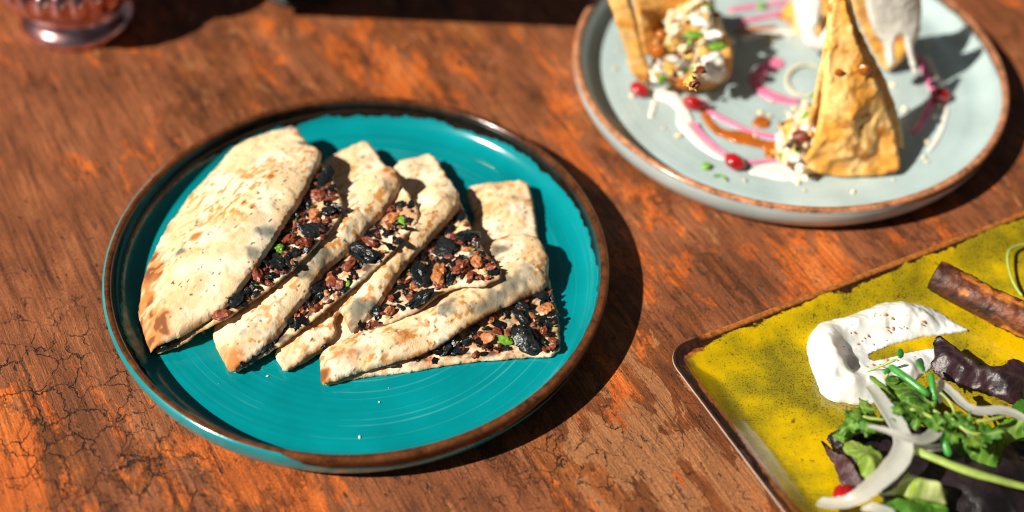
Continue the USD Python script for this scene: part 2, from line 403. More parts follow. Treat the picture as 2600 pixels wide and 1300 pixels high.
# yellow glaze: paint = (rim distance with drips, brown edge tone, painted rim highlight)
mat('yellow_glaze', {
    'a': ('attribute', {'attribute': 'paint'}), 's': ('separate_xyz', {}), 'tc': ('geometry', {}),
    'n': ('noise_texture', {'scale': 24.0, 'detail': 5.0, 'roughness': .6}),
    'y': ('rgb_ramp', {'ramp': [(.38, (.22, .185, .010)), (.50, (.38, .285, .005)), (.63, (.66, .43, .001))]}),
    'v': ('noise_texture', {'scale': 190.0, 'detail': 4.0, 'roughness': .6}), 'vm': ('map_range', {'from_min': .645, 'from_max': .70, 'to_max': .85, 'clamp': True}),
    'v2': ('noise_texture', {'scale': 1100.0, 'detail': 2.0}), 'v2s': ('math', {'math_type': 'multiply_add', 'value2': -.45}), 'v2m': ('map_range', {'from_min': .34, 'from_max': .44, 'to_max': .75, 'clamp': True}),
    'vx': ('math', {'math_type': 'maximum'}), 'spk': ('mix_color', {'b': (.10, .045, .006)}),
    'fn': ('noise_texture', {'scale': 600.0, 'detail': 3.0}), 'fa': ('math', {'math_type': 'multiply_add', 'value2': .5}),
    'bm': ('map_range', {'from_min': .2, 'from_max': .5, 'clamp': True}),
    'br': ('rgb_ramp', {'ramp': [(0, (.42, .15, .035)), (.32, (.36, .11, .02)), (.5, (.035, .014, .008)), (1, (.06, .02, .006))]}),
    'bn': ('noise_texture', {'scale': 350.0, 'detail': 5.0, 'roughness': .7}), 'bt': ('map_range', {'from_min': .3, 'from_max': .7, 'to_min': .35, 'to_max': 1.5}),
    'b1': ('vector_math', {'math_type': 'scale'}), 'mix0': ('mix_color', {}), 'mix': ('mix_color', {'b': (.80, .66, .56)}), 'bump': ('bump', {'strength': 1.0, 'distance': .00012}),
    'p': ('principled_bsdf', {'roughness': .14, 'coat_weight': .3, 'coat_roughness': .04})},
    [('a.vector', 's.vector'), ('tc.position', 'n.vector'), ('n.fac', 'y.fac'), ('tc.position', 'v.vector'), ('v.fac', 'vm.value'), ('tc.position', 'v2.vector'), ('n.fac', 'v2s.value1'), ('v2.fac', 'v2s.value3'), ('v2s.value', 'v2m.value'),
     ('vm.result', 'vx.value1'), ('v2m.result', 'vx.value2'), ('vx.value', 'spk.fac'), ('y.color', 'spk.a'),
     ('tc.position', 'fn.vector'), ('fn.fac', 'fa.value1'), ('s.x', 'fa.value3'), ('fa.value', 'bm.value'), ('s.y', 'br.fac'), ('tc.position', 'bn.vector'), ('bn.fac', 'bt.value'),
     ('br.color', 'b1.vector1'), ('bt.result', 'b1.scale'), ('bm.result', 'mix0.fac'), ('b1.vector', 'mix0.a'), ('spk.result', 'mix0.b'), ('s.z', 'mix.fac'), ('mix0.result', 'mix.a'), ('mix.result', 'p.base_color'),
     ('bn.fac', 'bump.height'), ('bump.normal', 'p.normal')])
mat('rose_metal', {'g': ('texture_coordinate', {}), 'n': ('noise_texture', {'scale': 90.0, 'detail': 4.0}),
                   'r': ('rgb_ramp', {'ramp': [(.35, (.52, .20, .19)), (.6, (.90, .56, .56))]}), 'b': ('bump', {'distance': .00012, 'strength': 1.0}),
                   'p': ('principled_bsdf', {'metallic': 1.0, 'roughness': .2})},
    [('g.object', 'n.vector'), ('n.fac', 'r.fac'), ('r.color', 'p.base_color'), ('n.fac', 'b.height'), ('b.normal', 'p.normal')])


# ------------------------------------------------------------------ table
gx, gy = np.meshgrid(np.linspace(-.9, .9, 300), np.linspace(.1, 1.4, 220)); nx_, ny_ = 300, 220
tv = np.column_stack([gx.ravel(), gy.ravel(), np.zeros(gx.size)])
idx = np.arange(gx.size).reshape(ny_, nx_)
tf = np.vstack([np.column_stack([idx[:-1, :-1].ravel(), idx[:-1, 1:].ravel(), idx[1:, 1:].ravel()]), np.column_stack([idx[:-1, :-1].ravel(), idx[1:, 1:].ravel(), idx[1:, :-1].ravel()])])
bd = np.r_[idx[0, :], idx[1:, -1], idx[-1, -2::-1], idx[-2:0, 0]]                     # skirt and underside of the slab
lowv = tv[bd] - (0, 0, .04); nb_ = len(tv)
tv = np.vstack([tv, lowv, [[0, .75, -.04]]]); m_ = len(bd); k_ = np.arange(m_); k2 = (k_ + 1) % m_
tf = np.vstack([tf, np.column_stack([bd[k_], nb_ + k_, nb_ + k2]), np.column_stack([bd[k_], nb_ + k2, bd[k2]]), np.column_stack([nb_ + k2, nb_ + k_, np.full(m_, nb_ + m_)])])
tone = np.zeros((len(tv), 3))


def wear(ch, spots):
    for u, v, r, k in spots:
        p = P(u, v)[:2]; d = tv[:, :2] - p
        a = math.radians(-60); al, ac = d @ (math.cos(a), math.sin(a)), d @ (-math.sin(a), math.cos(a))
        tone[:, ch] += (1.25 * k if ch == 0 else k) * np.exp(-((al / 1.5) ** 2 + ac ** 2) / (r * r))


tone[:, 0] = -.030 + .03 * sstep(tv[:, 1], .55, .7)
tone[:, 2] = .0
wear(0, [(950, 80, .035, .10), (650, 60, .03, .06), (1000, 215, .03, .10), (1400, 200, .03, .06), (1500, 380, .03, .12), (1640, 500, .03, .09), (350, 400, .035, .06), (1700, 760, .045, .10), (2050, 640, .022, .16), (2180, 700, .03, .12), (2420, 590, .02, .16), (1900, 620, .02, .06), (130, 1120, .05, .08),
          (40, 1050, .03, .08), (330, 1180, .04, .07), (620, 1180, .022, .15), (700, 1270, .025, .14), (820, 1260, .025, .12), (50, 1290, .03, .09), (1560, 1050, .015, .10), (1420, 1260, .015, .10), (100, 640, .04, -.06), (150, 820, .05, -.07), (1250, 1230, .04, -.05)])
wear(2, [(1650, 1000, .035, .10), (1720, 1150, .04, .12), (1600, 1250, .04, .10), (1780, 1250, .03, .10), (1500, 1080, .02, .06), (600, 200, .06, .05), (1100, 120, .05, .05), (250, 1150, .05, .06), (120, 700, .08, -.08), (60, 450, .07, -.08), (1050, 1250, .05, -.06), (350, 950, .04, -.05)])
tone[:, 1] = -.12
wear(1, [(120, 1000, .07, .11), (330, 1120, .06, .14), (250, 1250, .06, .12), (1380, 1180, .06, .14), (1500, 1230, .05, .12), (1850, 1240, .05, .12), (1000, 1270, .04, .10), (60, 880, .05, .10), (1700, 700, .05, .05)])
obj('table', (tv, tf), 'table_paint', smooth=30 and True, color=tone, label='weathered wooden table top with crackled brown paint worn to orange', category='table')


# ------------------------------------------------------------------ round plates
def lathe(prof, n=720, c=(0, 0)):
    prof = np.array(prof); a = np.arange(n) / n * 2 * np.pi
    v = np.stack([prof[:, 0][:, None] * np.cos(a), prof[:, 0][:, None] * np.sin(a), np.repeat(prof[:, 1][:, None], n, 1)], -1).reshape(-1, 3)
    m = len(prof); i, j = np.meshgrid(np.arange(m - 1), np.arange(n), indexing='ij'); k = (j + 1) % n
    f = np.stack([i * n + j, i * n + k, (i + 1) * n + k, (i + 1) * n + j], -1).reshape(-1, 4)
    return v, np.vstack([f[:, [0, 1, 2]], f[:, [0, 2, 3]]])


FLOOR = .0072


def plate(name, label, center, glaze, lip_in, lip_out, seed):
    t = thing(name, label, 'plate', loc=(center[0], center[1], 0))
    # inner profile from the centre out to the crest, then outside down to the foot
    r = np.linspace(0.0006, .1165, 150)
    rings = .00005 * np.sin(r / .0041 * 2 * np.pi + 2 * np.sin(r * 160)) * sstep(r, .02, .05) + .00007 * np.sin(r / .0135 * 2 * np.pi)
    ins = [(a, FLOOR + b) for a, b in zip(r, rings)]
    for k in np.linspace(0, 1, 26)[1:]:                       # fillet and wall up to the lip
        a = .1165 + .0135 * (1 - (1 - k) ** 1.7); z = FLOOR + .0128 * (k ** 1.9)
        ins.append((a, z))
    lip = []
    for k in np.linspace(math.pi, -.15 * math.pi, 18):        # rounded crest
        lip.append((.1325 + .0025 * math.cos(k), .0200 + .0022 * math.sin(k)))
    out = [(.1349 - .0004 * k - .0065 * k ** 2.2, .0186 - .0156 * k) for k in np.linspace(.02, 1, 24)] + [(.120, .0015), (.110, .0005), (.108, .0022), (.0006, .0024)]
    s_in = np.r_[np.cumsum(np.linalg.norm(np.diff(np.array(ins + lip[:9])[::-1], axis=0), axis=1))]
    pin, plip, pout = np.array(ins), np.array(lip), np.array(out)

    def finish(nm, prof, dist, sign):
        v, f = lathe(prof)
        if sign < 0: pass
        ang = np.arctan2(v[:, 1], v[:, 0]); d = np.repeat(dist, 720)
        cir = np.column_stack([np.cos(ang), np.sin(ang)])
        drip = fbm(n3(cir * 26, seed), 3, seed) * .8 + noise(n3(cir * 60, seed), seed + 1) * .35 + noise(n3(cir * 5, seed), seed + 2) * .7 - .9
        if sign > 0:
            thr = lip_in(ang) + (.0042 if glaze == 'teal_glaze' else .0015) * drip
        elif sign == 0:
            thr = np.where(d < 0, lip_out(ang), lip_in(ang) + .001)
            d = np.abs(d)
        else:
            thr = lip_out(ang) + .0035 * (noise(n3(cir * 4, seed), seed + 3) + .3 * noise(n3(cir * 11, seed), seed + 3) - .6)
        paint = np.column_stack([(d - thr) / .003 + .25 - .25, np.clip(d / .008, 0, 1), d * 0])
        obj(nm, (v, f), glaze, t, smooth=True, color=paint)

    din = np.linalg.norm(pin - np.array([.1320, .0222]), axis=1)
    finish('plate_dish', pin, din, 1)
    dl = np.r_[np.linspace(.004, 0, 10), -np.linspace(0.0004, .0035, 8)]
    finish('rim', np.vstack([pin[-1], plip, pout[0]]), np.r_[.005, dl, -.004], 0)
    finish('outer_wall', pout, .0035 + np.r_[0, np.cumsum(np.linalg.norm(np.diff(pout, axis=0), axis=1))], -1)
    return t


TC, GC = (-.08227569, .55123776), (.1677743, .73623867)
plate('round_plate', 'teal stoneware plate with ragged dark brown rim under the folded flatbreads', TC, 'teal_glaze',
      lambda a: .0118 - .0035 * sstep(np.cos(a - .25), .2, .9), lambda a: .0062 * (1 - sstep(np.cos(a - 3.58), .40, .66)) - .004 * sstep(np.cos(a - 3.58), .5, .75), 3)
plate('round_plate', 'pale grey stoneware plate with copper rim under the pastries', GC, 'grey_glaze',
      lambda a: .0046 - .0032 * sstep(np.cos(a + 1.1), .2, .7), lambda a: .0020 + .006 * sstep(np.cos(a + .2), .5, .9), 9)

# ------------------------------------------------------------------ flatbreads
CREAM, PALE, TOAST, CHAR, DARK = (.84, .62, .36), (.90, .77, .57), (.60, .26, .05), (.20, .055, .012), (.10, .12, .10)


def bread_relief(seed, amp=.0011):
    def f(xy, d):
        q = n3(xy, seed)
        return amp * 2 * (fbm(q / .011, 3, seed) - .5) + .0005 * (fbm(q / .0022, 2, seed + 9) - .5) + .0006 * sstep(fbm(q / .005, 2, seed + 4), .55, .75)
    return f


def bread_color(sh, seed, toast=(), dark=(), spots=1.0, inner=None, edge_toast=0.0):
    xy = sh.xy2; q = n3(xy, seed * .13)
    ca, sa = math.cos(math.radians(52)), math.sin(math.radians(52))
    an = np.column_stack([xy[:, 0] * ca + xy[:, 1] * sa, (-xy[:, 0] * sa + xy[:, 1] * ca) * 1.8, xy[:, 0] * 0 + seed])
    col = lerp(CREAM, PALE, sstep(fbm(q / .012, 3, seed), .38, .62))
    blot = sstep(fbm(np.column_stack([an[:, :2] / .0036, an[:, 2]]), 2, seed + 1), .585, .66) * sstep(fbm(q / .03, 2, seed + 8), .36, .56) * spots
    col = lerp(col, TOAST, np.clip(blot * .95, 0, 1))
    soft = sstep(fbm(q / .010, 3, seed + 6), .54, .72) * spots
    col = lerp(col, (.66, .38, .14), np.clip(soft * .5, 0, 1))
    under = sstep(fbm(q / .008, 3, seed + 2), .66, .78)
    col = lerp(col, (.30, .29, .24), np.clip(under * .6, 0, 1))
    fleck = sstep(noise(np.column_stack([an[:, 0] / .0021, an[:, 1] / .0024, an[:, 2]]), seed + 3), .90, .95)
    col = lerp(col, (.03, .035, .02), fleck)
    if inner is not None:
        iw = 1 - sstep(shapely.distance(shapely.points(xy), inner), 0, .004)
        st = sstep(fbm(q / .006, 3, seed + 5), .45, .65)
        col = lerp(col, (.52, .22, .09), np.clip(st * .7 * iw, 0, 1))
        st = sstep(fbm(q / .004, 3, seed + 9), .55, .68)
        col = lerp(col, (.06, .025, .018), np.clip(st * .9 * iw, 0, 1))
    for u, v, r, k, *c in toast:
        p = P(u * DS, v * DS, .018)[:2]; dd = np.linalg.norm(xy - p, axis=1) / r
        w = (1 - sstep(dd + (fbm(q / .006, 3, seed + 7) - .5) * 1.1, .35, 1.0)) * k * (.55 + .9 * sstep(fbm(q / .004, 3, seed + 17), .38, .6))
        col = lerp(lerp(col, (.58, .22, .045), np.clip(w * 1.5, 0, 1)), CHAR, sstep(w, .55, 1.05) * .9)
    for u, v, r in dark:
        p = P(u * DS, v * DS, .02)[:2]; dd = np.linalg.norm(xy - p, axis=1) / r
        w = 1 - sstep(dd + (fbm(q / .005, 3, seed + 11) - .5) * 1.2, .3, 1.0)
        col = lerp(col, DARK, np.clip(w * .8, 0, 1))
    if edge_toast:
        e = (1 - sstep(sh.d2, .0, .0035)) * sstep(fbm(q / .010, 2, seed + 12), .42, .6)
        col = lerp(col, (.40, .15, .035), np.clip(e * edge_toast, 0, 1))
    return col


F = FLOOR


def flatbread(label, bottom, bctrl, top, tctrl, fill, nfill, seed, toast=(), dark=(), inside=(), big=(), green=()):
    rg = np.random.default_rng(seed)
    t = thing('flatbread', label, 'flatbread')
    bs = Sheet(bottom, bctrl, t=.0024, h=.0011, seed=seed, jit=.0007, relief=bread_relief(seed, .0007), round_n=1)
    ts = Sheet(top, tctrl, t=.0024, h=.0009, seed=seed + 50, jit=.0006, relief=bread_relief(seed + 50, .0009), round_n=1, roll=.0028)
    fp = Polygon([bs.hit(u * DS, v * DS)[:2] for u, v in fill]).buffer(0)
    cb = bread_color(bs, seed, spots=.8, inner=fp, edge_toast=.5)
    obj('bottom_layer', (bs.v, bs.f), 'bread', t, color=cb)
    obj('top_layer', (ts.v, ts.f), 'bread', t, color=bread_color(ts, seed + 50, toast, dark, edge_toast=.6))
    pts = scatter(np.array(fill) * DS, int(nfill * 2.0), rg)
    for i, (u, v) in enumerate(pts):
        kind = rg.choice(['olive', 'olive', 'olive', 'olive', 'tomato', 'tomato', 'tomato', 'nut', 'herb' if i % 3 == 0 else 'olive'])
        s = rg.uniform(.38, 1.0)
        if kind == 'olive': size = np.array([.0038, .0022, .0008]) * s; nm = 'olive_flake'
        elif kind == 'herb': size = np.array([.0026, .0012, .0004]) * s; nm = 'herb_piece'
        else: size = np.array([.0030, .0017, .0012]) * s * (1 if kind == 'tomato' else .85); nm = 'tomato_piece' if kind == 'tomato' else 'nut_piece'
        p = bs.hit(u, v, .0004 + size[2] * .6 + rg.uniform(0, .0012))
        obj(nm, lump(p, size, seed * 100 + i, 2 if kind == 'olive' else 1, .6 if kind == 'olive' else .55, rotm(rg, .9)), kind, t, smooth=False if kind != 'olive' else 25)
    for (u, v, a, bb, c, kind) in big:
        p = bs.hit(u * DS, v * DS, .0014 + c * .6)
        obj({'olive': 'olive_flake', 'tomato': 'tomato_piece', 'nut': 'nut_piece', 'herb': 'herb_piece'}[kind], lump(p, (a, bb, c), int(u), 2, .5, rotm(rg, .6)), kind, t, smooth=20)
    for i, (u, v, z, s) in enumerate(inside):                  # filling seen in the open near end
        obj('olive_flake', lump(P(u * DS, v * DS, z), (s, s * .7, s * .55), seed * 31 + i, 2, .4, rotm(rg)), 'olive', t, smooth=35)
    return t, bs, ts


# D, the rightmost, lies flat on the plate
flatbread('rightmost folded flatbread, lowest of the overlapping row, wide filled edge by the teal rim',
    [(805, 969, F + .002), (900, 948, F + .002), (1000, 938, F + .002), (1150, 912, F + .002), (1300, 898, F + .0025), (1413, 893, F + .003), (1407, 800, F + .004), (1386, 720, F + .005),
     (1352, 580, F + .006), (1341, 500, F + .008), (1328, 450, F + .009), (1240, 455, F + .008), (1168, 467, F + .007), (1200, 560, F + .005), (1100, 720, F + .003), (950, 850, F + .002), (830, 920, F + .002)],
    [(1260, 520, F + .010), (1300, 800, F + .003), (1150, 830, F + .002)],
    [(806, 967, F + .004), (803, 905, F + .006), (812, 878, F + .006), (900, 835, F + .007), (1000, 795, F + .008), (1095, 742, F + .009), (1150, 690, F + .009), (1228, 600, F + .013),
     (1300, 577, F + .016), (1363, 590, F + .016), (1384, 655, F + .015), (1377, 716, F + .012), (1310, 748, F + .0105), (1250, 777, F + .0095), (1175, 817, F + .009), (1115, 863, F + .008), (1040, 896, F + .0065),
     (950, 921, F + .006), (880, 941, F + .0055), (835, 958, F + .005)],
    [(1300, 650, F + .0185), (1250, 705, F + .0165), (1150, 770, F + .0135), (1000, 850, F + .0115), (900, 890, F + .010), (850, 910, F + .009), (1330, 700, F + .016)],
    [(1378, 728), (1397, 790), (1403, 878), (1300, 884), (1160, 895), (1030, 918), (980, 920), (1050, 899), (1118, 870), (1178, 822), (1250, 782)], 62, 4,
    toast=[(812, 930, .006, .7), (870, 885, .010, .35), (1010, 850, .006, .3), (1250, 590, .012, .8), (1300, 580, .006, .9), (1370, 610, .004, .5), (1260, 640, .008, .35)],
    dark=[(1230, 765, .012), (1290, 720, .010), (1130, 775, .008), (1250, 640, .009), (1120, 860, .008)],
    inside=[(835, 945, F + .0035, .0032), (850, 942, F + .0038, .0034), (868, 938, F + .0035, .003)],
    big=[(1325, 857, .0085, .0055, .003, 'olive'), (1270, 855, .004, .0025, .001, 'herb'), (1150, 760, .004, .003, .002, 'tomato'), (1310, 795, .006, .003, .0015, 'olive'), (1225, 850, .005, .003, .002, 'nut'), (1375, 775, .004, .003, .002, 'nut'), (1300, 760, .008, .003, .0015, 'olive'), (1360, 740, .006, .004, .0015, 'olive')])

# C
flatbread('third folded flatbread from the left with a torn flap and broad dark filling',
    [(718, 936, F + .002), (800, 888, F + .003), (862, 863, F + .004), (950, 822, F + .010), (1060, 778, F + .013), (1096, 743, F + .014), (1150, 719, F + .0155), (1215, 720, F + .0185), (1268, 690, F + .021),
     (1236, 650, F + .021), (1200, 600, F + .019), (1166, 520, F + .014), (1120, 432, F + .011), (1090, 380, F + .010), (1040, 393, F + .010), (1000, 402, F + .009), (960, 480, F + .006), (880, 640, F + .004), (760, 800, F + .003), (695, 896, F + .002)],
    [(1100, 660, F + .012), (1180, 660, F + .018), (1000, 720, F + .009)],
    [(689, 893, F + .004), (716, 935, F + .004), (760, 905, F + .005), (820, 866, F + .007), (848, 838, F + .008), (844, 800, F + .009), (857, 777, F + .010), (869, 806, F + .010), (886, 838, F + .010),
     (926, 796, F + .012), (966, 741, F + .014), (1016, 662, F + .017), (1086, 592, F + .020), (1152, 521, F + .022), (1158, 480, F + .0225), (1131, 436, F + .022), (1085, 455, F + .020), (1040, 490, F + .016), (960, 600, F + .010), (860, 720, F + .007), (760, 820, F + .005), (700, 868, F + .004)],
    [(1110, 500, F + .026), (1040, 580, F + .023), (960, 680, F + .018), (880, 770, F + .013), (780, 850, F + .009)],
    [(1163, 532), (1200, 612), (1232, 655), (1262, 690), (1215, 711), (1150, 706), (1090, 738), (1050, 770), (950, 810), (870, 848), (892, 838), (940, 790), (972, 742), (1022, 665), (1090, 597), (1155, 532)], 110, 5,
    toast=[(1130, 455, .008, .4), (1110, 500, .006, .4), (700, 900, .006, .3), (900, 800, .005, .3), (1050, 395, .01, .4)],
    dark=[(900, 780, .007), (880, 815, .008), (930, 770, .006)],
    inside=[(800, 876, F + .0045, .003), (815, 868, F + .005, .003)],
    big=[(1105, 690, .0055, .004, .003, 'nut'), (1160, 672, .005, .004, .003, 'tomato'), (1200, 660, .004, .003, .002, 'nut'), (1060, 752, .007, .004, .002, 'olive'), (1180, 590, .007, .005, .002, 'olive'), (1120, 620, .008, .005, .002, 'olive'), (1060, 690, .007, .005, .002, 'olive')])

# B
flatbread('second folded flatbread from the left with a narrow strip of filling along its edge',
    [(578, 942, F + .003), (640, 907, F + .005), (700, 873, F + .008), (800, 793, F + .0135), (900, 713, F + .018), (1000, 623, F + .022), (1062, 547, F + .025), (1040, 500, F + .025), (985, 430, F + .019), (962, 405, F + .013), (925, 345, F + .011),
     (870, 371, F + .011), (815, 395, F + .010), (780, 480, F + .006), (680, 640, F + .004), (600, 760, F + .003), (545, 860, F + .002)],
    [(900, 400, F + .013), (700, 800, F + .007)],
    [(530, 828, F + .004), (550, 885, F + .004), (580, 940, F + .005), (622, 905, F + .008), (690, 850, F + .012), (742, 775, F + .016), (772, 741, F + .018), (802, 690, F + .0195), (852, 642, F + .021), (905, 592, F + .023), (985, 505, F + .026), (1008, 455, F + .027), (1004, 428, F + .0265),
     (974, 408, F + .025), (905, 440, F + .019), (845, 475, F + .013), (760, 580, F + .008), (660, 690, F + .005), (575, 780, F + .004)],
    [(950, 465, F + .030), (880, 560, F + .028), (800, 640, F + .024), (720, 740, F + .019), (640, 830, F + .014), (580, 880, F + .010)],
    [(1045, 548), (1052, 560), (1000, 612), (900, 700), (800, 780), (700, 860), (640, 895), (640, 885), (742, 790), (775, 745), (855, 650), (985, 520), (1030, 505)], 70, 6,
    toast=[(985, 480, .009, .55), (960, 440, .007, .35), (575, 915, .008, .95), (560, 870, .006, .6), (590, 895, .010, .45), (660, 800, .006, .35)],
    dark=[(800, 665, .011), (770, 705, .009), (820, 700, .006)],
    inside=[(612, 915, F + .0055, .0034), (632, 900, F + .006, .0034), (655, 884, F + .0065, .003), (690, 858, F + .008, .003)],
    big=[(985, 548, .0045, .003, .0022, 'nut'), (930, 610, .005, .0025, .002, 'tomato'), (1010, 560, .004, .0018, .001, 'herb'), (905, 625, .006, .0035, .0018, 'olive'), (800, 720, .006, .004, .002, 'olive'), (930, 640, .006, .004, .002, 'olive'), (880, 665, .0045, .003, .002, 'tomato'), (845, 715, .004, .003, .002, 'tomato')])

# A, the leftmost, on top of the row
flatbread('leftmost folded flatbread, largest, resting on top of the row with toasted blisters',
    [(385, 892, F + .003), (440, 873, F + .004), (470, 858, F + .006), (500, 833, F + .009), (560, 805, F + .015), (640, 752, F + .020), (720, 692, F + .024), (800, 612, F + .028), (868, 533, F + .032), (852, 475, F + .030), (806, 400, F + .025),
     (760, 395, F + .020), (640, 520, F + .013), (500, 700, F + .006), (400, 840, F + .003)],
    [(620, 720, F + .019)],
    [(375, 891, F + .003), (346, 792, F + .004), (352, 740, F + .006), (365, 678, F + .008), (414, 575, F + .011), (480, 478, F + .013), (548, 410, F + .014), (585, 362, F + .016), (625, 343, F + .017), (695, 318, F + .018), (745, 307, F + .019), (770, 350, F + .024),
     (806, 368, F + .030), (806, 398, F + .031), (765, 480, F + .033), (692, 592, F + .031), (622, 698, F + .027), (563, 765, F + .022), (538, 783, F + .019), (480, 822, F + .014), (420, 852, F + .011), (388, 870, F + .009)],
    [(700, 450, F + .035), (620, 560, F + .033), (540, 640, F + .029), (470, 720, F + .023), (410, 790, F + .016), (730, 380, F + .029), (600, 430, F + .024), (500, 560, F + .022), (640, 380, F + .021)],
    [(803, 425), (842, 482), (860, 530), (800, 600), (720, 680), (640, 742), (560, 795), (538, 800), (560, 768), (625, 700), (695, 597), (765, 490), (798, 412)], 82, 8,
    toast=[(352, 800, .011, .8), (358, 755, .009, 1.1), (372, 690, .011, 1.1), (368, 850, .012, .9), (398, 832, .010, 1.0), (388, 640, .009, .7), (378, 880, .007, .8), (355, 730, .012, .5), (420, 580, .006, .5), (600, 365, .008, .4), (670, 330, .006, .5), (540, 430, .008, .4), (690, 520, .004, .6), (500, 640, .006, .5)],
    dark=[(740, 325, .009), (700, 330, .006), (770, 400, .005), (680, 640, .008), (640, 690, .006), (455, 660, .004)],
    inside=[(412, 866, F + .005, .0042), (425, 858, F + .0055, .0042), (440, 854, F + .0055, .0036)],
    big=[(730, 600, .0042, .0035, .0025, 'tomato'), (648, 690, .0048, .0038, .003, 'tomato'), (742, 555, .0045, .0015, .0012, 'herb'), (705, 625, .003, .0024, .002, 'herb'), (790, 540, .0035, .0028, .002, 'nut'), (825, 530, .006, .004, .002, 'olive'), (790, 580, .007, .0045, .0018, 'olive'), (600, 750, .0065, .0035, .0018, 'olive'), (770, 610, .0045, .003, .0022, 'tomato'), (700, 660, .0065, .0035, .0018, 'olive'), (555, 790, .004, .0028, .002, 'tomato'), (820, 450, .007, .004, .0016, 'olive'), (800, 490, .004, .003, .002, 'tomato')])

# ------------------------------------------------------------------ rectangular plate
YA = math.radians(28.8)
ya, yb = np.array([math.cos(YA), math.sin(YA)]), np.array([math.sin(YA), -math.cos(YA)])      # along the long edge, towards the viewer
YZ = .018
YCOR = np.array([.0793, .4981])            # sharp corner of the rim outline
LX, LY = .300, .215


def rrect(d, rad, n=60):
    r = max(rad - d, .0015); pts = []
    for cx, cy, a0 in ((d + r, d + r, math.pi), (LX - d - r, d + r, 1.5 * math.pi), (LX - d - r, LY - d - r, 0), (d + r, LY - d - r, .5 * math.pi)):
        for k in range(13):
            a = a0 + k / 12 * math.pi / 2; pts.append((cx + r * math.cos(a), cy + r * math.sin(a)))
    pts.append(pts[0]); pts = np.array(pts)
    s = np.r_[0, np.cumsum(np.linalg.norm(np.diff(pts, axis=0), axis=1))]
    return pts


def yloft(prof):
    """prof: (inset d, z, s) rings; keeps 53 ring points plus fine edge points at equal fractions."""
    fr = []
    rings = []
    for d, z, s in prof:
        p = rrect(d, .014)
        q = []
        for i in range(len(p) - 1):
            m = 90 if i % 13 == 12 else 1
            for k in range(m): q.append(p[i] + (p[i + 1] - p[i]) * k / m)
        q = np.array(q)
        w = YCOR + q[:, :1] * ya + q[:, 1:] * yb
        rings.append(np.column_stack([w, np.full(len(w), z)]))
    n = len(rings[0]); m = len(rings); v = np.vstack(rings)
    i, j = np.meshgrid(np.arange(m - 1), np.arange(n), indexing='ij'); k = (j + 1) % n
    f = np.stack([i * n + j, i * n + k, (i + 1) * n + k, (i + 1) * n + j], -1).reshape(-1, 4)
    return v, np.vstack([f[:, [0, 1, 2]], f[:, [0, 2, 3]]]), np.repeat(np.array([p[2] for p in prof]), n)


YF = .0065
yt = thing('rectangular_plate', 'mustard yellow rectangular stoneware plate with speckled brown edges and rounded corner', 'plate')
prof = [(.0018 + .0002, YZ, .0)] + [(.002 + .022 * k, YF + (YZ - .0002 - YF) * (1 - (3 * k * k - 2 * k ** 3) ** .85), .0012 + .023 * k) for k in np.linspace(.03, 1, 30)] + [(.03, YF - .0003, .033), (.06, YF - .0004, .06), (.1, YF - .0004, .1)]


def ypaint(v, s, bw):
    lo = ((v[:, :2] - YCOR) @ np.column_stack([ya, yb]))
    left = 1 - sstep(lo[:, 0] - lo[:, 1] * .0, .015, .03)
    dr = (fbm(v * np.array([330, 330, 90]), 3, 2) - .5) * 2 * .0035 + (noise(v * 60, 3) - .5) * .004
    thr = bw + .0016 * left + dr
    yv = np.clip(s / .007, 0, 1)
    lw = left * (1 - sstep(lo[:, 1], .08, .19)) + (1 - sstep(np.hypot(lo[:, 0], lo[:, 1]), .012, .028))
    lw = np.clip(lw, 0, 1)
    ed = .0042 * (1 - sstep(lo[:, 1], .05, .16)) + .0002 + .0015 * (1 - sstep(np.hypot(lo[:, 0], lo[:, 1]), .02, .03))
    yl = np.where(s < ed + dr * .4, .52, .15)
    yv = yv * (1 - lw) + yl * lw
    return np.column_stack([(s - thr - .0020 * lw) / .003, yv, s * 0])


v, f, s = yloft(prof)
cen = len(v); v = np.vstack([v, np.r_[YCOR + LX / 2 * ya + LY / 2 * yb, YF - .0004]]); n = (len(v) - 1) // len(prof)
f = np.vstack([f, [[cen - n + j, cen - n + (j + 1) % n, cen] for j in range(n)]]); s = np.r_[s, .15]
obj('plate_dish', (v, f[:, ::-1]), 'yellow_glaze', yt, color=ypaint(v, s, .0045))
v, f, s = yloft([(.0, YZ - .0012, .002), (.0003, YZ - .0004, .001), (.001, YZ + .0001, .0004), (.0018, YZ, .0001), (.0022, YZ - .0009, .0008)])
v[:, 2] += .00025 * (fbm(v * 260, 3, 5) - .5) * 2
pc = ypaint(v, s, .006); pc[:, 2] = np.where(s > .0015, .9, 0)  # pale outermost ring: a sunlit glint line painted into the rim colour
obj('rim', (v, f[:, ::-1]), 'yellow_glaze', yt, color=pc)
v, f, s = yloft([(.0, YZ - .0012, .002), (.0036, YZ - .0045, .005), (.006, .007, .012), (.012, .002, .02), (.016, .0008, .03), (.03, .0008, .03), (.032, .0025, .03), (.10, .003, .03)])
obj('outer_wall', (v, f), 'yellow_glaze', yt, color=ypaint(v, s, .007))

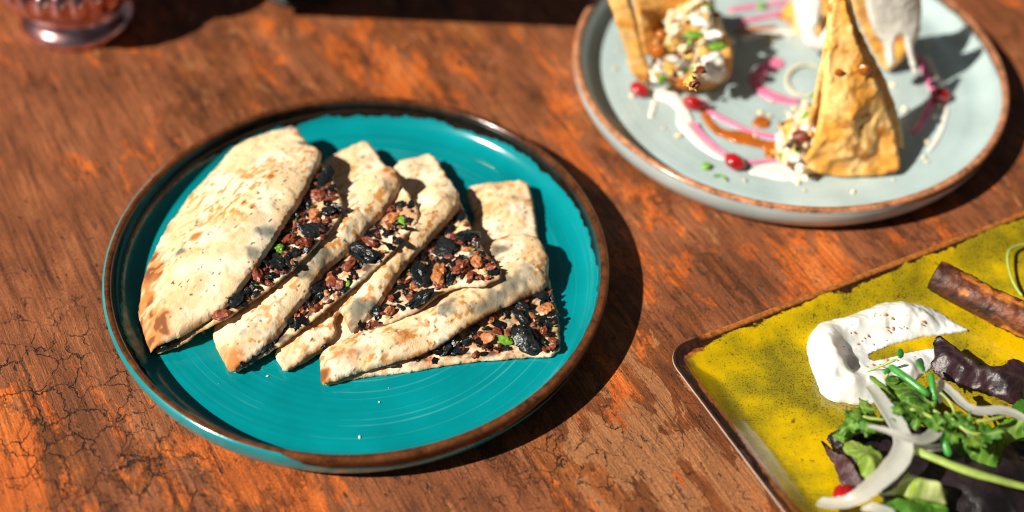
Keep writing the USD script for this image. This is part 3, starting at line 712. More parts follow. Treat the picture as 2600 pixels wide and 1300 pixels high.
# ------------------------------------------------------------------ yogurt on the yellow plate (heights above the plate floor)
Y = YF
out = [(2051, 850), (2066, 832), (2087, 819), (2108, 813), (2130, 807), (2160, 799), (2186, 791), (2224, 771), (2258, 767), (2310, 767), (2345, 776), (2373, 785), (2404, 807), (2450, 832), (2466, 841), (2413, 847), (2342, 855), (2279, 871), (2236, 886), (2206, 900), (2213, 912), (2248, 910),
       (2310, 893), (2370, 880), (2395, 900), (2360, 940), (2300, 985), (2230, 1024), (2180, 1029), (2140, 1019), (2121, 1023), (2093, 1010), (2082, 990), (2068, 953), (2054, 920), (2047, 885)]
ctl = [(2075, 870, Y + .009), (2085, 920, Y + .010), (2100, 965, Y + .009), (2110, 835, Y + .010), (2118, 860, Y + .0125), (2130, 895, Y + .0135), (2140, 915, Y + .0145), (2128, 945, Y + .012), (2155, 890, Y + .002), (2165, 915, Y + .002), (2150, 935, Y + .003), (2175, 870, Y + .002), (2190, 905, Y + .001),
       (2180, 815, Y + .009), (2240, 795, Y + .010), (2300, 795, Y + .010), (2270, 835, Y + .004), (2350, 815, Y + .006), (2200, 860, Y + .002), (2160, 980, Y + .010), (2200, 970, Y + .008), (2145, 960, Y + .010), (2250, 950, Y + .007), (2310, 925, Y + .006)]
ys = Sheet([(u, v, Y) for u, v in out], ctl, t=.0008, h=.0010, seed=3, jit=.0007, scale=1.0, flat=Y - .0002, rnd=.004, round_n=2,
           relief=lambda xy, d: .0015 * (fbm(n3(xy) / .0075, 3, 4) - .5) * 2 + .0007 * (fbm(n3(xy) / .0028, 2, 14) - .5) * 2 * sstep(fbm(n3(xy) / .012, 2, 24), .42, .6))
obj('yogurt_swirl', (ys.v, ys.f), 'yogurt', label='thick white yogurt swirl dusted with paprika on the yellow plate', category='yogurt')
rg = np.random.default_rng(5)
ms = []
for u, v in scatter([(2100, 830), (2240, 790), (2400, 815), (2300, 850), (2200, 880), (2200, 920), (2360, 890), (2300, 940), (2180, 960), (2140, 880)], 40, rg):
    ms.append(lump(ys.hit(u, v, .0008), np.array([.0008, .0006, .0003]) * rg.uniform(.5, 1.4), int(u), 1, .3, rotm(rg)))
obj('paprika_dust', join(ms), 'paprika', kind='stuff', label='orange paprika specks scattered over the white yogurt', category='spice')

# ------------------------------------------------------------------ roasted stick
def stick():
    t = thing('roasted_stick', 'charred brown glazed roasted stick at the right edge of the yellow plate', 'roasted food')
    p = [P(2374, 698, .017), P(2430, 728, .0165), P(2510, 770, .016), P(2610, 815, .016), P(2760, 880, .016)]
    v, f = tube(p, [.0084, .0090, .0088, .0094, .0095], n=40, world=True, sub=26, cap=False, rough=.0011, seed=3)
    v = v + ((fbm(v * 170, 3, 8) - .5) * .0022)[:, None] * np.array([0, 0, 1.])
    ax = (p[3] - p[0]) / np.linalg.norm(p[3] - p[0])
    al = (v - p[0]) @ ax
    q = v * np.array([1, 1, 1.]); along = np.column_stack([al * 60, (v - p[0]) @ np.cross(ax, [0, 0, 1]) * 170, v[:, 2] * 170])
    nn = fbm(along, 4, 6)
    col = lerp((.11, .028, .010), (.035, .012, .008), sstep(nn, .48, .6))
    col = lerp(col, (.20, .055, .015), sstep(fbm(along * 1.7, 3, 16), .52, .66) * sstep(al, .015, .03))
    col = lerp(col, (.52, .17, .03), sstep(fbm(along * .9, 3, 21), .60, .645))
    col = lerp(col, (.016, .008, .006), (1 - sstep(al, .004, .012)) * .6)
    obj('flesh', (v, f), 'char', t, color=col)
stick()


# ------------------------------------------------------------------ salad
def leaf_color(sh, base, dark, vein, seed, mid=None, veinw=.0008):
    q = n3(sh.xy2, seed)
    col = lerp(base, dark, sstep(fbm(q / .010, 3, seed), .42, .64))
    if mid is not None:
        a = np.array([P(*m)[:2] for m in mid]); ln = LineString(a)
        d = shapely.distance(shapely.points(sh.xy2), ln)
        col = lerp(col, vein, 1 - sstep(d, veinw * .7, veinw * 1.8))
        pr = shapely.line_locate_point(ln, shapely.points(sh.xy2))
        br = np.abs(((pr + d * .7) / .0045 + 3 * (fbm(q / .01, 2, seed + 1) - .5)) % 1 - .5)
        col = lerp(col, vein, (1 - sstep(br, .04, .12)) * .75 * (1 - sstep(d, .010, .020)))
    return col


def leaf(name, label, outline, zs, base, dark, vein, seed, ctrl=(), mid=None, mt='leaf', ruffle=.0022, cat='salad leaf', org=(2050, 850), sc=2.862, jit=.0012, h=.0008, t=.0005):
    pts = [(x / sc + org[0], y / sc + org[1]) for x, y in outline]
    z = zs if np.ndim(zs) else [zs] * len(pts)
    ctl = [(x / sc + org[0], y / sc + org[1], zz) for x, y, zz in ctrl]
    m = [(x / sc + org[0], y / sc + org[1], .02) for x, y in mid] if mid else None

    def rel(xy, d):
        e = 1 - sstep(d, 0, .010)
        return ruffle * 2 * (fbm(n3(xy, seed) / .009, 2, seed) - .5) * (.3 + .5 * e) + ruffle * 1.1 * (fbm(n3(xy, seed) / .0042, 2, seed + 3) - .5) * (.25 + e)
    sh = Sheet([(u, v, zz) for (u, v), zz in zip(pts, z)], ctl, t=t, h=h, seed=seed, jit=jit, relief=rel, scale=1.0, round_n=1, smoothing=.0)
    obj(name, (sh.v, sh.f), mt, color=leaf_color(sh, base, dark, vein, seed, m), label=label, category=cat)
    return sh


G1, G2, GV = (.16, .36, .035), (.07, .22, .02), (.36, .52, .13)
LG1, LG2, LGV = (.36, .50, .07), (.22, .38, .04), (.55, .62, .24)
PU1, PU2, PUV = (.085, .030, .035), (.035, .014, .018), (.20, .10, .09)
BK1, BK2, BKV = (.020, .011, .014), (.008, .006, .007), (.05, .03, .03)

leaf('lettuce_leaf', 'near black purple lettuce leaf lying under the onion strips at the lower right', [(150, 712), (300, 660), (560, 650), (760, 640), (1000, 700), (1200, 780), (1400, 640), (1620, 560), (1700, 900), (1700, 1330), (1300, 1420), (900, 1400), (620, 1300), (500, 1150), (380, 960), (250, 850), (130, 770)],
     .013, BK1, BK2, BKV, 21, [(1000, 1000, .017), (1300, 1200, .02), (1400, 900, .02), (800, 1100, .014)], mt='dark_leaf', ruffle=.004, h=.0012)
leaf('lettuce_leaf', 'dark purple lettuce leaf with pointed tip rising beside the white yogurt', [(958, -6), (1010, 30), (1085, 100), (1200, 178), (1330, 232), (1450, 222), (1480, 173), (1545, 178), (1600, 225), (1620, 480), (1480, 520), (1430, 490), (1330, 420), (1200, 375), (1080, 340), (990, 322), (935, 275), (888, 225), (918, 160), (914, 70), (930, 20)],
     [.028, .028, .0275, .026, .025, .024, .024, .023, .022, .018, .017, .017, .018, .019, .020, .020, .021, .022, .024, .026, .0275], PU2, BK1, BKV, 22, [(1000, 160, .027), (1150, 260, .025), (1400, 330, .025)], mid=[(945, 20), (1050, 200), (1250, 300), (1560, 330)], mt='dark_leaf', ruffle=.003)
leaf('lettuce_leaf', 'purple veined lettuce leaf edge at the left end of the salad', [(85, 758), (130, 778), (200, 838), (300, 880), (345, 950), (385, 1020), (445, 1085), (400, 1112), (320, 1120), (250, 1092), (200, 962), (140, 855)],
     [.013, .014, .015, .0165, .0165, .0155, .014, .012, .011, .0105, .011, .012], PU1, (.13, .055, .03), PUV, 23, mid=[(110, 780), (230, 930), (300, 1060), (420, 1100)], ruffle=.0016)
leaf('lettuce_leaf', 'pale yellow green frilly lettuce leaf above the purple leaf edge', [(275, 775), (330, 758), (400, 772), (420, 795), (465, 800), (480, 830), (525, 850), (560, 900), (592, 985), (525, 1005), (480, 1065), (430, 1072), (385, 1000), (345, 900), (270, 850), (255, 810)],
     .024, LG1, LG2, LGV, 24, [(420, 900, .030), (480, 960, .029)], mid=[(300, 800), (400, 890), (500, 1000)], ruffle=.0024)
leaf('lettuce_leaf', 'pale green lettuce rib running to the bottom right under the big onion strip', [(620, 1130), (720, 1005), (800, 1025), (950, 1078), (1012, 1130), (1022, 1200), (1012, 1232), (900, 1212), (760, 1182), (640, 1170), (520, 1165), (540, 1145)],
     [.024] * 12, LGV, LG1, (.66, .70, .42), 25, [(800, 1100, .031), (950, 1150, .030)], mid=[(640, 1130), (800, 1100), (1020, 1180)], ruffle=.0012)
leaf('lettuce_leaf', 'bright green frilly lettuce leaf at the left beside the yellow glaze', [(368, 428), (390, 465), (425, 470), (462, 510), (525, 640), (545, 690), (565, 745), (480, 712), (400, 692), (335, 730), (290, 765), (265, 800), (205, 762), (178, 730), (205, 705), (255, 688), (305, 660), (280, 632), (282, 600), (258, 575), (290, 548), (350, 545), (385, 520)],
     .022, G1, G2, GV, 26, [(420, 600, .030), (330, 690, .027)], mid=[(250, 730), (380, 650), (440, 540)], ruffle=.0030)
leaf('herb_leaf', 'mid green salad leaf under the chive pieces beside the yogurt', [(575, 290), (640, 290), (720, 340), (800, 420), (890, 470), (955, 480), (905, 575), (850, 645), (760, 652), (680, 600), (640, 500), (590, 420), (560, 340)],
     .026, (.13, .28, .03), G2, GV, 27, [(720, 450, .031), (820, 540, .029)], mid=[(600, 310), (740, 440), (880, 560)], ruffle=.002)
leaf('herb_leaf', 'narrow green leaf at the top left of the salad above the large onion strip', [(452, 296), (480, 298), (515, 318), (572, 370), (632, 430), (662, 478), (600, 462), (540, 400), (490, 345), (455, 320)],
     .031, LG2, G1, GV, 28, mid=[(460, 305), (560, 390), (650, 470)], ruffle=.001)
leaf('parsley_leaf', 'scalloped parsley leaf in front of the chive pieces', [(555, 482), (600, 475), (645, 488), (690, 486), (730, 500), (772, 520), (800, 540), (770, 575), (742, 560), (745, 600), (700, 618), (680, 595), (650, 610), (625, 585), (612, 560), (585, 545), (578, 520), (552, 510)],
     .037, G1, G2, GV, 29, [(660, 540, .040)], mid=[(570, 495), (660, 530), (780, 545)], ruffle=.0016, jit=.0008)
leaf('parsley_leaf', 'pale stalked parsley leaf spreading toward the onion curl', [(740, 500), (830, 500), (920, 520), (960, 560), (900, 590), (880, 650), (830, 640), (840, 600), (790, 600), (760, 620), (770, 560)],
     .034, LG2, G1, GV, 39, [(850, 560, .038)], mid=[(760, 520), (860, 560), (950, 560)], ruffle=.0016, jit=.0008)
leaf('parsley_leaf', 'small squarish parsley leaf right of the thin green stalks', [(1048, 560), (1080, 570), (1110, 553), (1130, 572), (1158, 590), (1150, 642), (1120, 655), (1090, 648), (1060, 640), (1044, 605)],
     .034, G1, G2, GV, 30, [(1100, 605, .037)], mid=[(1060, 570), (1140, 640)], ruffle=.0014, jit=.0008)
leaf('lettuce_leaf', 'large glossy green lettuce leaf at the right of the salad', [(972, 690), (1040, 662), (1105, 690), (1150, 752), (1250, 772), (1330, 702), (1430, 612), (1500, 598), (1620, 640), (1620, 760), (1490, 772), (1412, 840), (1400, 920), (1380, 985), (1300, 952), (1200, 900), (1112, 880), (1062, 802), (1000, 760)],
     [.026, .029, .029, .027, .028, .030, .032, .032, .030, .024, .022, .022, .022, .021, .021, .021, .021, .022, .024], G1, G2, GV, 31, [(1300, 830, .029), (1150, 830, .026), (1420, 700, .032)], mid=[(1000, 710), (1180, 830), (1400, 800), (1580, 680)], ruffle=.0026)
leaf('lettuce_leaf', 'dark green lettuce leaf along the bottom edge under the onion end', [(465, 1255), (560, 1200), (650, 1178), (760, 1188), (900, 1213), (1012, 1232), (1040, 1320), (900, 1400), (600, 1400), (480, 1320)],
     .024, G2, (.02, .08, .015), G1, 32, [(760, 1260, .029)], mid=[(500, 1260), (720, 1230), (1000, 1300)], ruffle=.0026)
leaf('lettuce_leaf', 'green lettuce leaf in the far right behind the onion strip', [(1480, 500), (1560, 440), (1640, 520), (1640, 660), (1540, 640), (1500, 570)], .024, G2, (.02, .09, .015), G1, 33, ruffle=.002)


def strip(name, label, cat, pts, r, mt, flat=1.0, n=10, sc=2.862, org=(2050, 850), sub=8, z=None, group=None):
    p = [(x / sc + org[0], y / sc + org[1], zz) for x, y, zz in pts]
    r = np.array(r) * (.88 if mt == 'onion' else 1) if np.ndim(r) else r
    vf = tube(p, r, n=n * (2 if mt == 'onion' else 1), flat=flat * (.62 if mt == 'onion' else 1), sub=sub, cup=.55 if mt == 'onion' else 0, rough=.0005 if mt == 'onion' else .0002, seed=len(label))
    return obj(name, vf, mt, label=label, category=cat, **({'group': group} if group else {}))


strip('onion_slice', 'broad white onion strip curving like a hook across the front of the salad', 'onion', [(440, 375, .034), (520, 480, .037), (600, 600, .039), (668, 720, .040), (690, 830, .039), (655, 930, .038), (560, 1040, .036), (430, 1150, .033), (300, 1225, .029), (170, 1240, .024), (70, 1225, .020)],
      [.0030, .0040, .0048, .0052, .0054, .0058, .0054, .0048, .0040, .0038, .0040], 'onion', .45, 14)
strip('onion_slice', 'slim pinkish onion strip crossing over the broad hooked one', 'onion', [(436, 668, .044), (560, 700, .047), (700, 748, .048), (820, 775, .044), (900, 745, .040), (940, 680, .037), (920, 600, .035)],
      [.0009, .0019, .0026, .0032, .0036, .0036, .0022], 'onion', .5, 12)
strip('onion_slice', 'short white onion strip tucked below the slim pinkish strip', 'onion', [(770, 800, .030), (850, 825, .031), (930, 832, .031), (1005, 815, .030)], [.0012, .0024, .0026, .0020], 'onion', .5, 12)
strip('onion_slice', 'long wavy white onion strip running to the right edge over the purple leaf', 'onion', [(940, 330, .034), (1000, 385, .036), (1060, 440, .037), (1130, 510, .037), (1230, 562, .036), (1350, 558, .035), (1470, 570, .034), (1600, 640, .032)],
      [.0020, .0024, .0026, .0028, .0030, .0031, .0028, .0024], 'onion', .5, 12)
strip('onion_slice', 'small upright onion sliver between the chive pieces', 'onion', [(955, 370, .036), (962, 430, .036), (965, 500, .034)], [.0012, .0016, .0014], 'onion', .6, 10)
strip('onion_slice', 'rounded onion piece beside the big green lettuce leaf', 'onion', [(1120, 690, .031), (1170, 705, .033), (1195, 735, .032), (1185, 770, .029)], [.0016, .0030, .0032, .0018], 'onion', .6, 12)
strip('onion_slice', 'pinkish onion end at the bottom edge of the photo', 'onion', [(390, 1268, .027), (450, 1265, .029), (540, 1290, .029), (640, 1330, .028)], [.0016, .0032, .0034, .0034], 'onion', .5, 12)
strip('salad_stem', 'long pale green stem slanting to the lower right corner', 'stem', [(770, 835, .036), (950, 908, .037), (1150, 985, .037), (1350, 1045, .036), (1500, 1085, .034), (1640, 1120, .032)], [.0022, .0021, .0022, .0020, .0018, .0017], 'stem', .7, 12)
strip('chive_piece', 'thick cut chive lying across the top of the salad', 'chive', [(597, 222, .043), (700, 300, .044), (800, 375, .044), (885, 445, .043)], [.0017, .0019, .0019, .0018], 'chive', .9, 12)
strip('chive_piece', 'short upright chive piece next to the long cut chive', 'chive', [(890, 275, .044), (905, 350, .043), (920, 430, .041), (935, 485, .039)], [.0014, .0016, .0016, .0015], 'chive', .9, 12)
strip('chive_piece', 'chive piece dropping down in front of the big green lettuce leaf', 'chive', [(945, 605, .039), (970, 690, .038), (1000, 790, .036), (1035, 885, .033)], [.0016, .0019, .0020, .0018], 'chive', .8, 12)
for lab, pts, r in (('thin parsley stalk curving below the small squarish leaf', [(880, 540, .039), (960, 580, .040), (1020, 640, .041), (1110, 668, .040), (1230, 640, .038)], .0008),
                    ('thin parsley stalk lying along the long wavy onion strip', [(1160, 600, .040), (1240, 625, .041), (1340, 615, .041), (1440, 592, .039)], .0008),
                    ('thin parsley stalk threading between the chive and the onion strip', [(960, 420, .040), (1010, 460, .041), (1050, 520, .040), (1070, 575, .038)], .0006)):
    strip('parsley_stalk', lab, 'herb stalk', pts, r, 'stem', 1, 8)


def leaflet(c, size, ang, seed, z, tilt):
    """Lobed, toothed parsley leaflet: world outline for a Sheet."""
    a = np.linspace(-math.pi * .94, math.pi * .94, 44)
    r = (.52 + .42 * np.abs(np.cos(a * 1.5)) ** .8) * (1 + .13 * np.sign(np.sin(a * 9))) * size
    x, y = r * np.cos(a) + size * .35, r * np.sin(a) * .85
    x, y = np.r_[x, 0], np.r_[y, 0]
    ca, sa = math.cos(ang), math.sin(ang)
    zc = z + tilt[0] * (x * ca - y * sa) + tilt[1] * (x * sa + y * ca) + .0012 * np.sin(x / size * 5 + seed)
    return np.column_stack([c[0] + x * ca - y * sa, c[1] + x * sa + y * ca, zc])


def sprig(lab, stalk, leaves, seed):
    t = thing('parsley_sprig', lab, 'parsley')
    obj('stalk', tube([(x / 2.862 + 2050, y / 2.862 + 850, z) for x, y, z in stalk], .0008, n=8, sub=8), 'stem', t)
    for k, (x, y, z, size, ang) in enumerate(leaves):
        c = P(x / 2.862 + 2050, y / 2.862 + 850, z)
        o = leaflet(c, size, math.radians(ang), seed + k, z, ((k * 37 % 7 - 3) * .09, (k * 53 % 7 - 3) * .09))
        sh = Sheet(o, [], t=.0005, h=.0006, seed=seed + k, jit=.0002, world=True, round_n=1, relief=lambda xy, d: .0009 * (fbm(n3(xy, k) / .0035, 2, seed + k) - .5) * 2)
        cl = leaf_color(sh, (G1, (.11, .30, .03), LG2)[k % 3], G2, GV, seed + k)
        mid = LineString([o[-1][:2], o[len(o) // 2][:2]]); d = shapely.distance(shapely.points(sh.xy2), mid)
        obj('leaflet', (sh.v, sh.f), 'leaf', t, color=lerp(cl, GV, (1 - sstep(d, .0003, .0008)) * .8))


sprig('lobed parsley sprig spread over the middle of the salad in front of the chive pieces', [(980, 650, .041), (900, 600, .042), (820, 560, .042), (740, 540, .041)],
      [(735, 545, .042, .0072, 200), (800, 590, .041, .0060, 250), (850, 545, .043, .0060, 130), (900, 615, .042, .0058, 300), (690, 600, .039, .0056, 225)], 300)
sprig('lobed parsley sprig at the right of the salad over the big green lettuce leaf', [(1000, 560, .040), (1080, 640, .042), (1160, 700, .042), (1260, 720, .041)],
      [(1060, 700, .042, .0072, 250), (1150, 660, .043, .0062, 60), (1190, 745, .041, .0066, 300), (1280, 715, .041, .0070, 350), (1040, 620, .042, .0055, 200)], 320)
sprig('small lobed parsley sprig lying on the pale frilly lettuce at the left', [(560, 620, .033), (480, 610, .034), (400, 590, .034)],
      [(390, 590, .034, .0066, 170), (440, 650, .034, .0060, 250), (450, 550, .034, .0056, 110), (330, 640, .032, .0058, 210)], 340)
rg = np.random.default_rng(77); ms = []
for k in range(16):
    a, r = rg.uniform(math.pi * 1.1, math.pi * 2.1), rg.uniform(.07, .112)
    ms.append(lump((TC[0] + r * math.cos(a), TC[1] + r * math.sin(a), FLOOR + .0003), np.array([.0006, .00045, .0003]) * rg.uniform(.4, 1.5), k, 1, .4, rotm(rg)))
obj('bread_crumbs', join(ms), 'cheese', kind='stuff', label='tiny bread crumbs on the bare front of the teal plate', category='crumbs')


def sprout(lab, stem, leafc, a, bb, ang):
    t = thing('sprout', lab, 'sprout')
    p = [(x / 2.862 + 2050, y / 2.862 + 850, z) for x, y, z in stem]
    obj('stalk', tube(p, [.0003, .0006, .0008] if len(p) == 3 else .0007, n=8), 'stem', t)
    c = P(leafc[0] / 2.862 + 2050, leafc[1] / 2.862 + 850, leafc[2])
    R = trimesh.transformations.euler_matrix(.5, .2, ang)[:3, :3]
    obj('leaf_blade', lump(c, (a, bb, .0009), 3, 2, .12, R), 'chive', t)


sprout('tiny sprout with one rounded leaf lying on the yogurt', [(420, 272, .014), (540, 225, .018), (650, 175, .022)], (676, 135, .024), .0040, .0022, 1.2)
sprout('tiny sprout with rounded leaf standing where yogurt meets salad', [(860, 300, .036), (840, 260, .038), (825, 240, .040)], (822, 222, .042), .0044, .0027, 1.7)
sprout('small dark green sprout leaf behind the long cut chive', [(560, 330, .034), (575, 300, .036), (585, 280, .037)], (582, 262, .0365), .0034, .0016, .8)
ps = [(2610, 618, .012), (2585, 624, .013), (2563, 636, .014), (2558, 655, .014), (2562, 685, .013), (2572, 715, .012), (2596, 752, .011)]
obj('curly_sprout', tube(ps, .0008, n=8, sub=8), 'stem', label='thin curling green sprout stem by the right edge above the roasted stick', category='sprout')


def seed_(lab, u, v, z, r=.0045, squash=.75, ang=.3, sc=1.0):
    R = trimesh.transformations.euler_matrix(.25, .2, ang)[:3, :3]
    obj('pomegranate_seed', lump(P(u, v, z), (r * 1.25, r * .9, r * squash), int(u), 2, .14, R), 'pom', label=lab, category='pomegranate seed')


seed_('dark red pomegranate seed tucked under the hooked onion end on the yellow plate', 2146, 1254, .012, .0052)

# ------------------------------------------------------------------ what lies on the grey plate
GF = FLOOR
Z3, O3 = 2.22, (1450, 0)
z3 = lambda x, y: (x / Z3 + 1450, y / Z3)
z4 = lambda x, y: (x / 2.221 + 1980, y / 2.221)


def smear(name, lab, pts, t, mt, conv, seed, cat='sauce', rnd=.002):
    o = [(*conv(x, y), GF) for x, y in pts]
    sh = Sheet(o, [], t=t, h=.0012, seed=seed, jit=.0006, scale=1.0, flat=GF + .0001, rnd=rnd, round_n=2, relief=lambda xy, d: t * .5 * (fbm(n3(xy) / .006, 2, seed) - .5) * 2)
    obj(name, (sh.v, sh.f), mt, label=lab, category=cat)


def streak(name, lab, pts, w, t, mt, conv, cat='sauce'):
    p = [(*conv(x, y), GF + t * .35) for x, y in pts]
    wr = [a / Z3 / 4100 for a in w] if np.ndim(w) else w / Z3 / 4100
    r = np.array(wr) if np.ndim(wr) else np.full(len(p), wr)
    vf = tube(p, r, n=12, flat=float(t / np.mean(r)), sub=6)
    obj(name, vf, mt, label=lab, category=cat)


smear('sauce_smear', 'bright pink sauce swoosh in the middle of the grey plate', [(1120, 325), (1180, 322), (1222, 372), (1150, 400), (1092, 430), (1078, 470), (1125, 512), (1200, 540), (1290, 558), (1300, 588), (1200, 585), (1110, 565), (1040, 520), (1005, 470), (1005, 415), (1060, 365)], .0011, 'pink_sauce', z3, 41)
ring = [(2047 + 50 * math.cos(a), 203 + 40 * math.sin(a), GF + .0014) for a in np.linspace(.5, 5.5, 14)]
obj('sauce_ring', tube(ring, np.array([.0006, .0012, .0017, .0014, .0018, .0020, .0015, .0012, .0016, .0019, .0016, .0013, .0016, .0007]), n=10, flat=.45, rough=.0004), 'cream_sauce', label='curl of cream sauce forming a ring at the centre of the grey plate', category='sauce')
smear('sauce_smear', 'orange caramel sauce smear leading to the front pastry', [(722, 640), (765, 615), (800, 688), (870, 732), (1000, 742), (1050, 782), (1180, 808), (1195, 860), (1135, 912), (1090, 882), (1098, 842), (1000, 822), (900, 800), (820, 765), (758, 702)], .0014, 'caramel', z3, 42)
smear('sauce_smear', 'white yogurt smear below the left pastry on the grey plate', [(440, 520), (520, 500), (600, 520), (660, 620), (700, 690), (650, 735), (592, 705), (600, 625), (545, 575), (480, 560)], .0018, 'white_sauce', z3, 43)
smear('sauce_smear', 'small white yogurt dab dripping toward the plate edge', [(455, 560), (490, 555), (485, 610), (455, 670), (430, 660), (445, 610)], .0010, 'white_sauce', z3, 49)
streak('sauce_streak', 'white yogurt streak beside the thin pink line', [(620, 690), (700, 780), (780, 850), (870, 900)], [34, 30, 22, 14], .0013, 'white_sauce', z3)
streak('sauce_streak', 'thin pink sauce line running to the lowest pomegranate seed', [(690, 690), (750, 770), (810, 825), (880, 880)], [16, 12, 11, 14], .0019, 'pink_sauce', z3)
streak('sauce_streak', 'pink sauce line above the caramel smear', [(740, 560), (800, 640), (900, 690), (1010, 740), (1110, 765), (1200, 800)], [26, 22, 18, 16, 20, 18], .0011, 'pink_sauce', z3)
streak('sauce_streak', 'short pink sauce line between the lowest seed and the front pastry', [(960, 915), (1050, 915), (1140, 912), (1200, 930)], [12, 10, 10, 16], .0019, 'pink_sauce', z3)
smear('sauce_smear', 'white yogurt pool in front of the front pastry', [(985, 975), (1060, 930), (1150, 915), (1250, 930), (1330, 985), (1400, 1010), (1300, 1035), (1180, 1020), (1080, 1000)], .0014, 'white_sauce', z3, 44)
smear('sauce_drop', 'round orange caramel drop left of the front pastry', [(1020, 690), (1040, 660), (1080, 652), (1120, 668), (1130, 700), (1110, 722), (1060, 724), (1030, 712)], .0018, 'caramel', z3, 45)
streak('sauce_streak', 'upper pink sauce stripe at the back of the grey plate', [(880, 60), (1000, 40), (1130, 25), (1290, 12)], 20, .0012, 'pink_sauce', z3)
streak('sauce_streak', 'lower pink sauce stripe at the back of the grey plate', [(930, 125), (1030, 108), (1130, 85), (1220, 68)], 20, .0012, 'pink_sauce', z3)
streak('sauce_streak', 'white yogurt arc behind the pink swoosh', [(960, 225), (1050, 195), (1150, 182), (1290, 190)], [16, 20, 18, 14], .0012, 'white_sauce', z3)
streak('sauce_streak', 'brown sauce streak behind the white arc', [(920, 180), (1000, 165), (1080, 158), (1160, 150)], [16, 18, 16, 12], .0010, 'caramel', z3)
smear('sauce_smear', 'orange sauce patch between the back pink stripes and the back pastry', [(1150, 95), (1200, 75), (1290, 45), (1330, 60), (1320, 130), (1260, 135), (1200, 115)], .0012, 'caramel', z3, 46)
streak('sauce_streak', 'pink sauce line on the right side of the grey plate', [(775, 305), (815, 390), (850, 470), (870, 520)], [26, 26, 24, 22], .0013, 'pink_sauce', z4)
streak('sauce_streak', 'white yogurt line next to the right pink line', [(825, 320), (870, 400), (905, 460), (925, 490)], [14, 16, 15, 12], .0011, 'white_sauce', z4)
streak('sauce_streak', 'dark pink sauce line below the right pomegranate seed', [(860, 560), (835, 620), (800, 690), (750, 760)], [26, 20, 20, 14], .0012, 'pink_sauce', z4)
streak('sauce_streak', 'faint cream arc in the shade of the front pastry', [(945, 590), (930, 680), (890, 780), (830, 860)], [10, 12, 12, 10], .0008, 'white_sauce', z4)
seed_('pomegranate seed at the far left beside the left pastry', *z3(388, 505), GF + .004, .0050, .75, -.5)
seed_('pomegranate seed on the tip of the caramel smear', *z3(692, 580), GF + .004, .0052, .8, -.4)
seed_('pomegranate seed at the lower end of the thin pink line', *z3(925, 915), GF + .004, .0052, .75, -.6)
seed_('pomegranate seed on the right side of the grey plate', *z4(905, 535), GF + .004, .0055, .75, .1)
for lab, (u, v), r in (('green pea like herb dot near the lowest pomegranate seed', z3(762, 937), .0030), ('dark green herb bit on the upper pink stripe', z3(1075, 30), .0034)):
    obj('herb_bit', lump(P(u, v, GF + .0015), (r, r * .8, r * .5), int(u), 2, .25), 'herb', label=lab, category='herb')
strip('herb_bit', 'thin dark herb sliver below the green herb dot', 'herb', [(800, 990, GF + .001), (840, 988, GF + .0012), (880, 1020, GF + .001)], .0007, 'herb', 1, 8, sc=Z3, org=O3)
ms = []
rg = np.random.default_rng(12)
for k in range(110):
    a, r = rg.uniform(0, 2 * np.pi), .108 * math.sqrt(rg.uniform(.02, 1))
    ms.append(lump((GC[0] + r * math.cos(a), GC[1] + r * math.sin(a), GF + .0007), np.array([.0017, .0012, .0007]) * rg.uniform(.5, 1.5), k, 1, .4, rotm(rg)))
obj('crumbs', join(ms), 'cheese', kind='stuff', label='pale yellow crumbs scattered over the grey plate', category='crumbs')

GOLD, GOLD2, GBR = (.90, .40, .060), (.97, .60, .21), (.45, .14, .018)


def pastry_color(sh, seed, brown=1.0):
    q = np.column_stack([sh.v[:, 0], sh.v[:, 1], sh.v[:, 2]])
    col = lerp(GOLD, GOLD2, sstep(fbm(q / .014, 3, seed), .38, .62))
    col = lerp(col, (.58, .25, .04), sstep(fbm(q / .008, 3, seed + 1), .54, .70) * .8 * brown)
    return lerp(col, GBR, sstep(fbm(q / .011, 3, seed + 2), .64, .78) * brown)


class Facet:
    """Crisp pastry sheet through 3-D outline points: a plane fitted to them, blistered along its normal."""

    def __init__(s, pts, t=.0028, h=.0013, seed=0, amp=.0030, bow=0.0):
        p = np.array(pts, float); s.c = p.mean(0); u, w, vt = np.linalg.svd(p - s.c); X, Yv, N = vt
        if N @ (np.array([0, 0, CH]) - s.c) < 0: N = -N; X = -X
        Yv = np.cross(N, X)
        loc = np.column_stack([(p - s.c) @ X, (p - s.c) @ Yv, (p - s.c) @ N])
        r = np.linalg.norm(loc[:, :2], axis=1).max()
        sh = Sheet(loc, [(0, 0, loc[:, 2].mean() + bow)], t=t, h=h, seed=seed, jit=.0006, world=True, round_n=1,
                   relief=lambda xy, d: amp * (fbm(n3(xy, seed) / .0095, 3, seed) - .45) * 1.5 * sstep(d, 0, .003) + amp * .16 * sstep(fbm(n3(xy, seed) / .0042, 2, seed + 3), .5, .7) * sstep(d, 0, .002))
        s.v = s.c + sh.v[:, :1] * X + sh.v[:, 1:2] * Yv + sh.v[:, 2:3] * N; s.f = sh.f


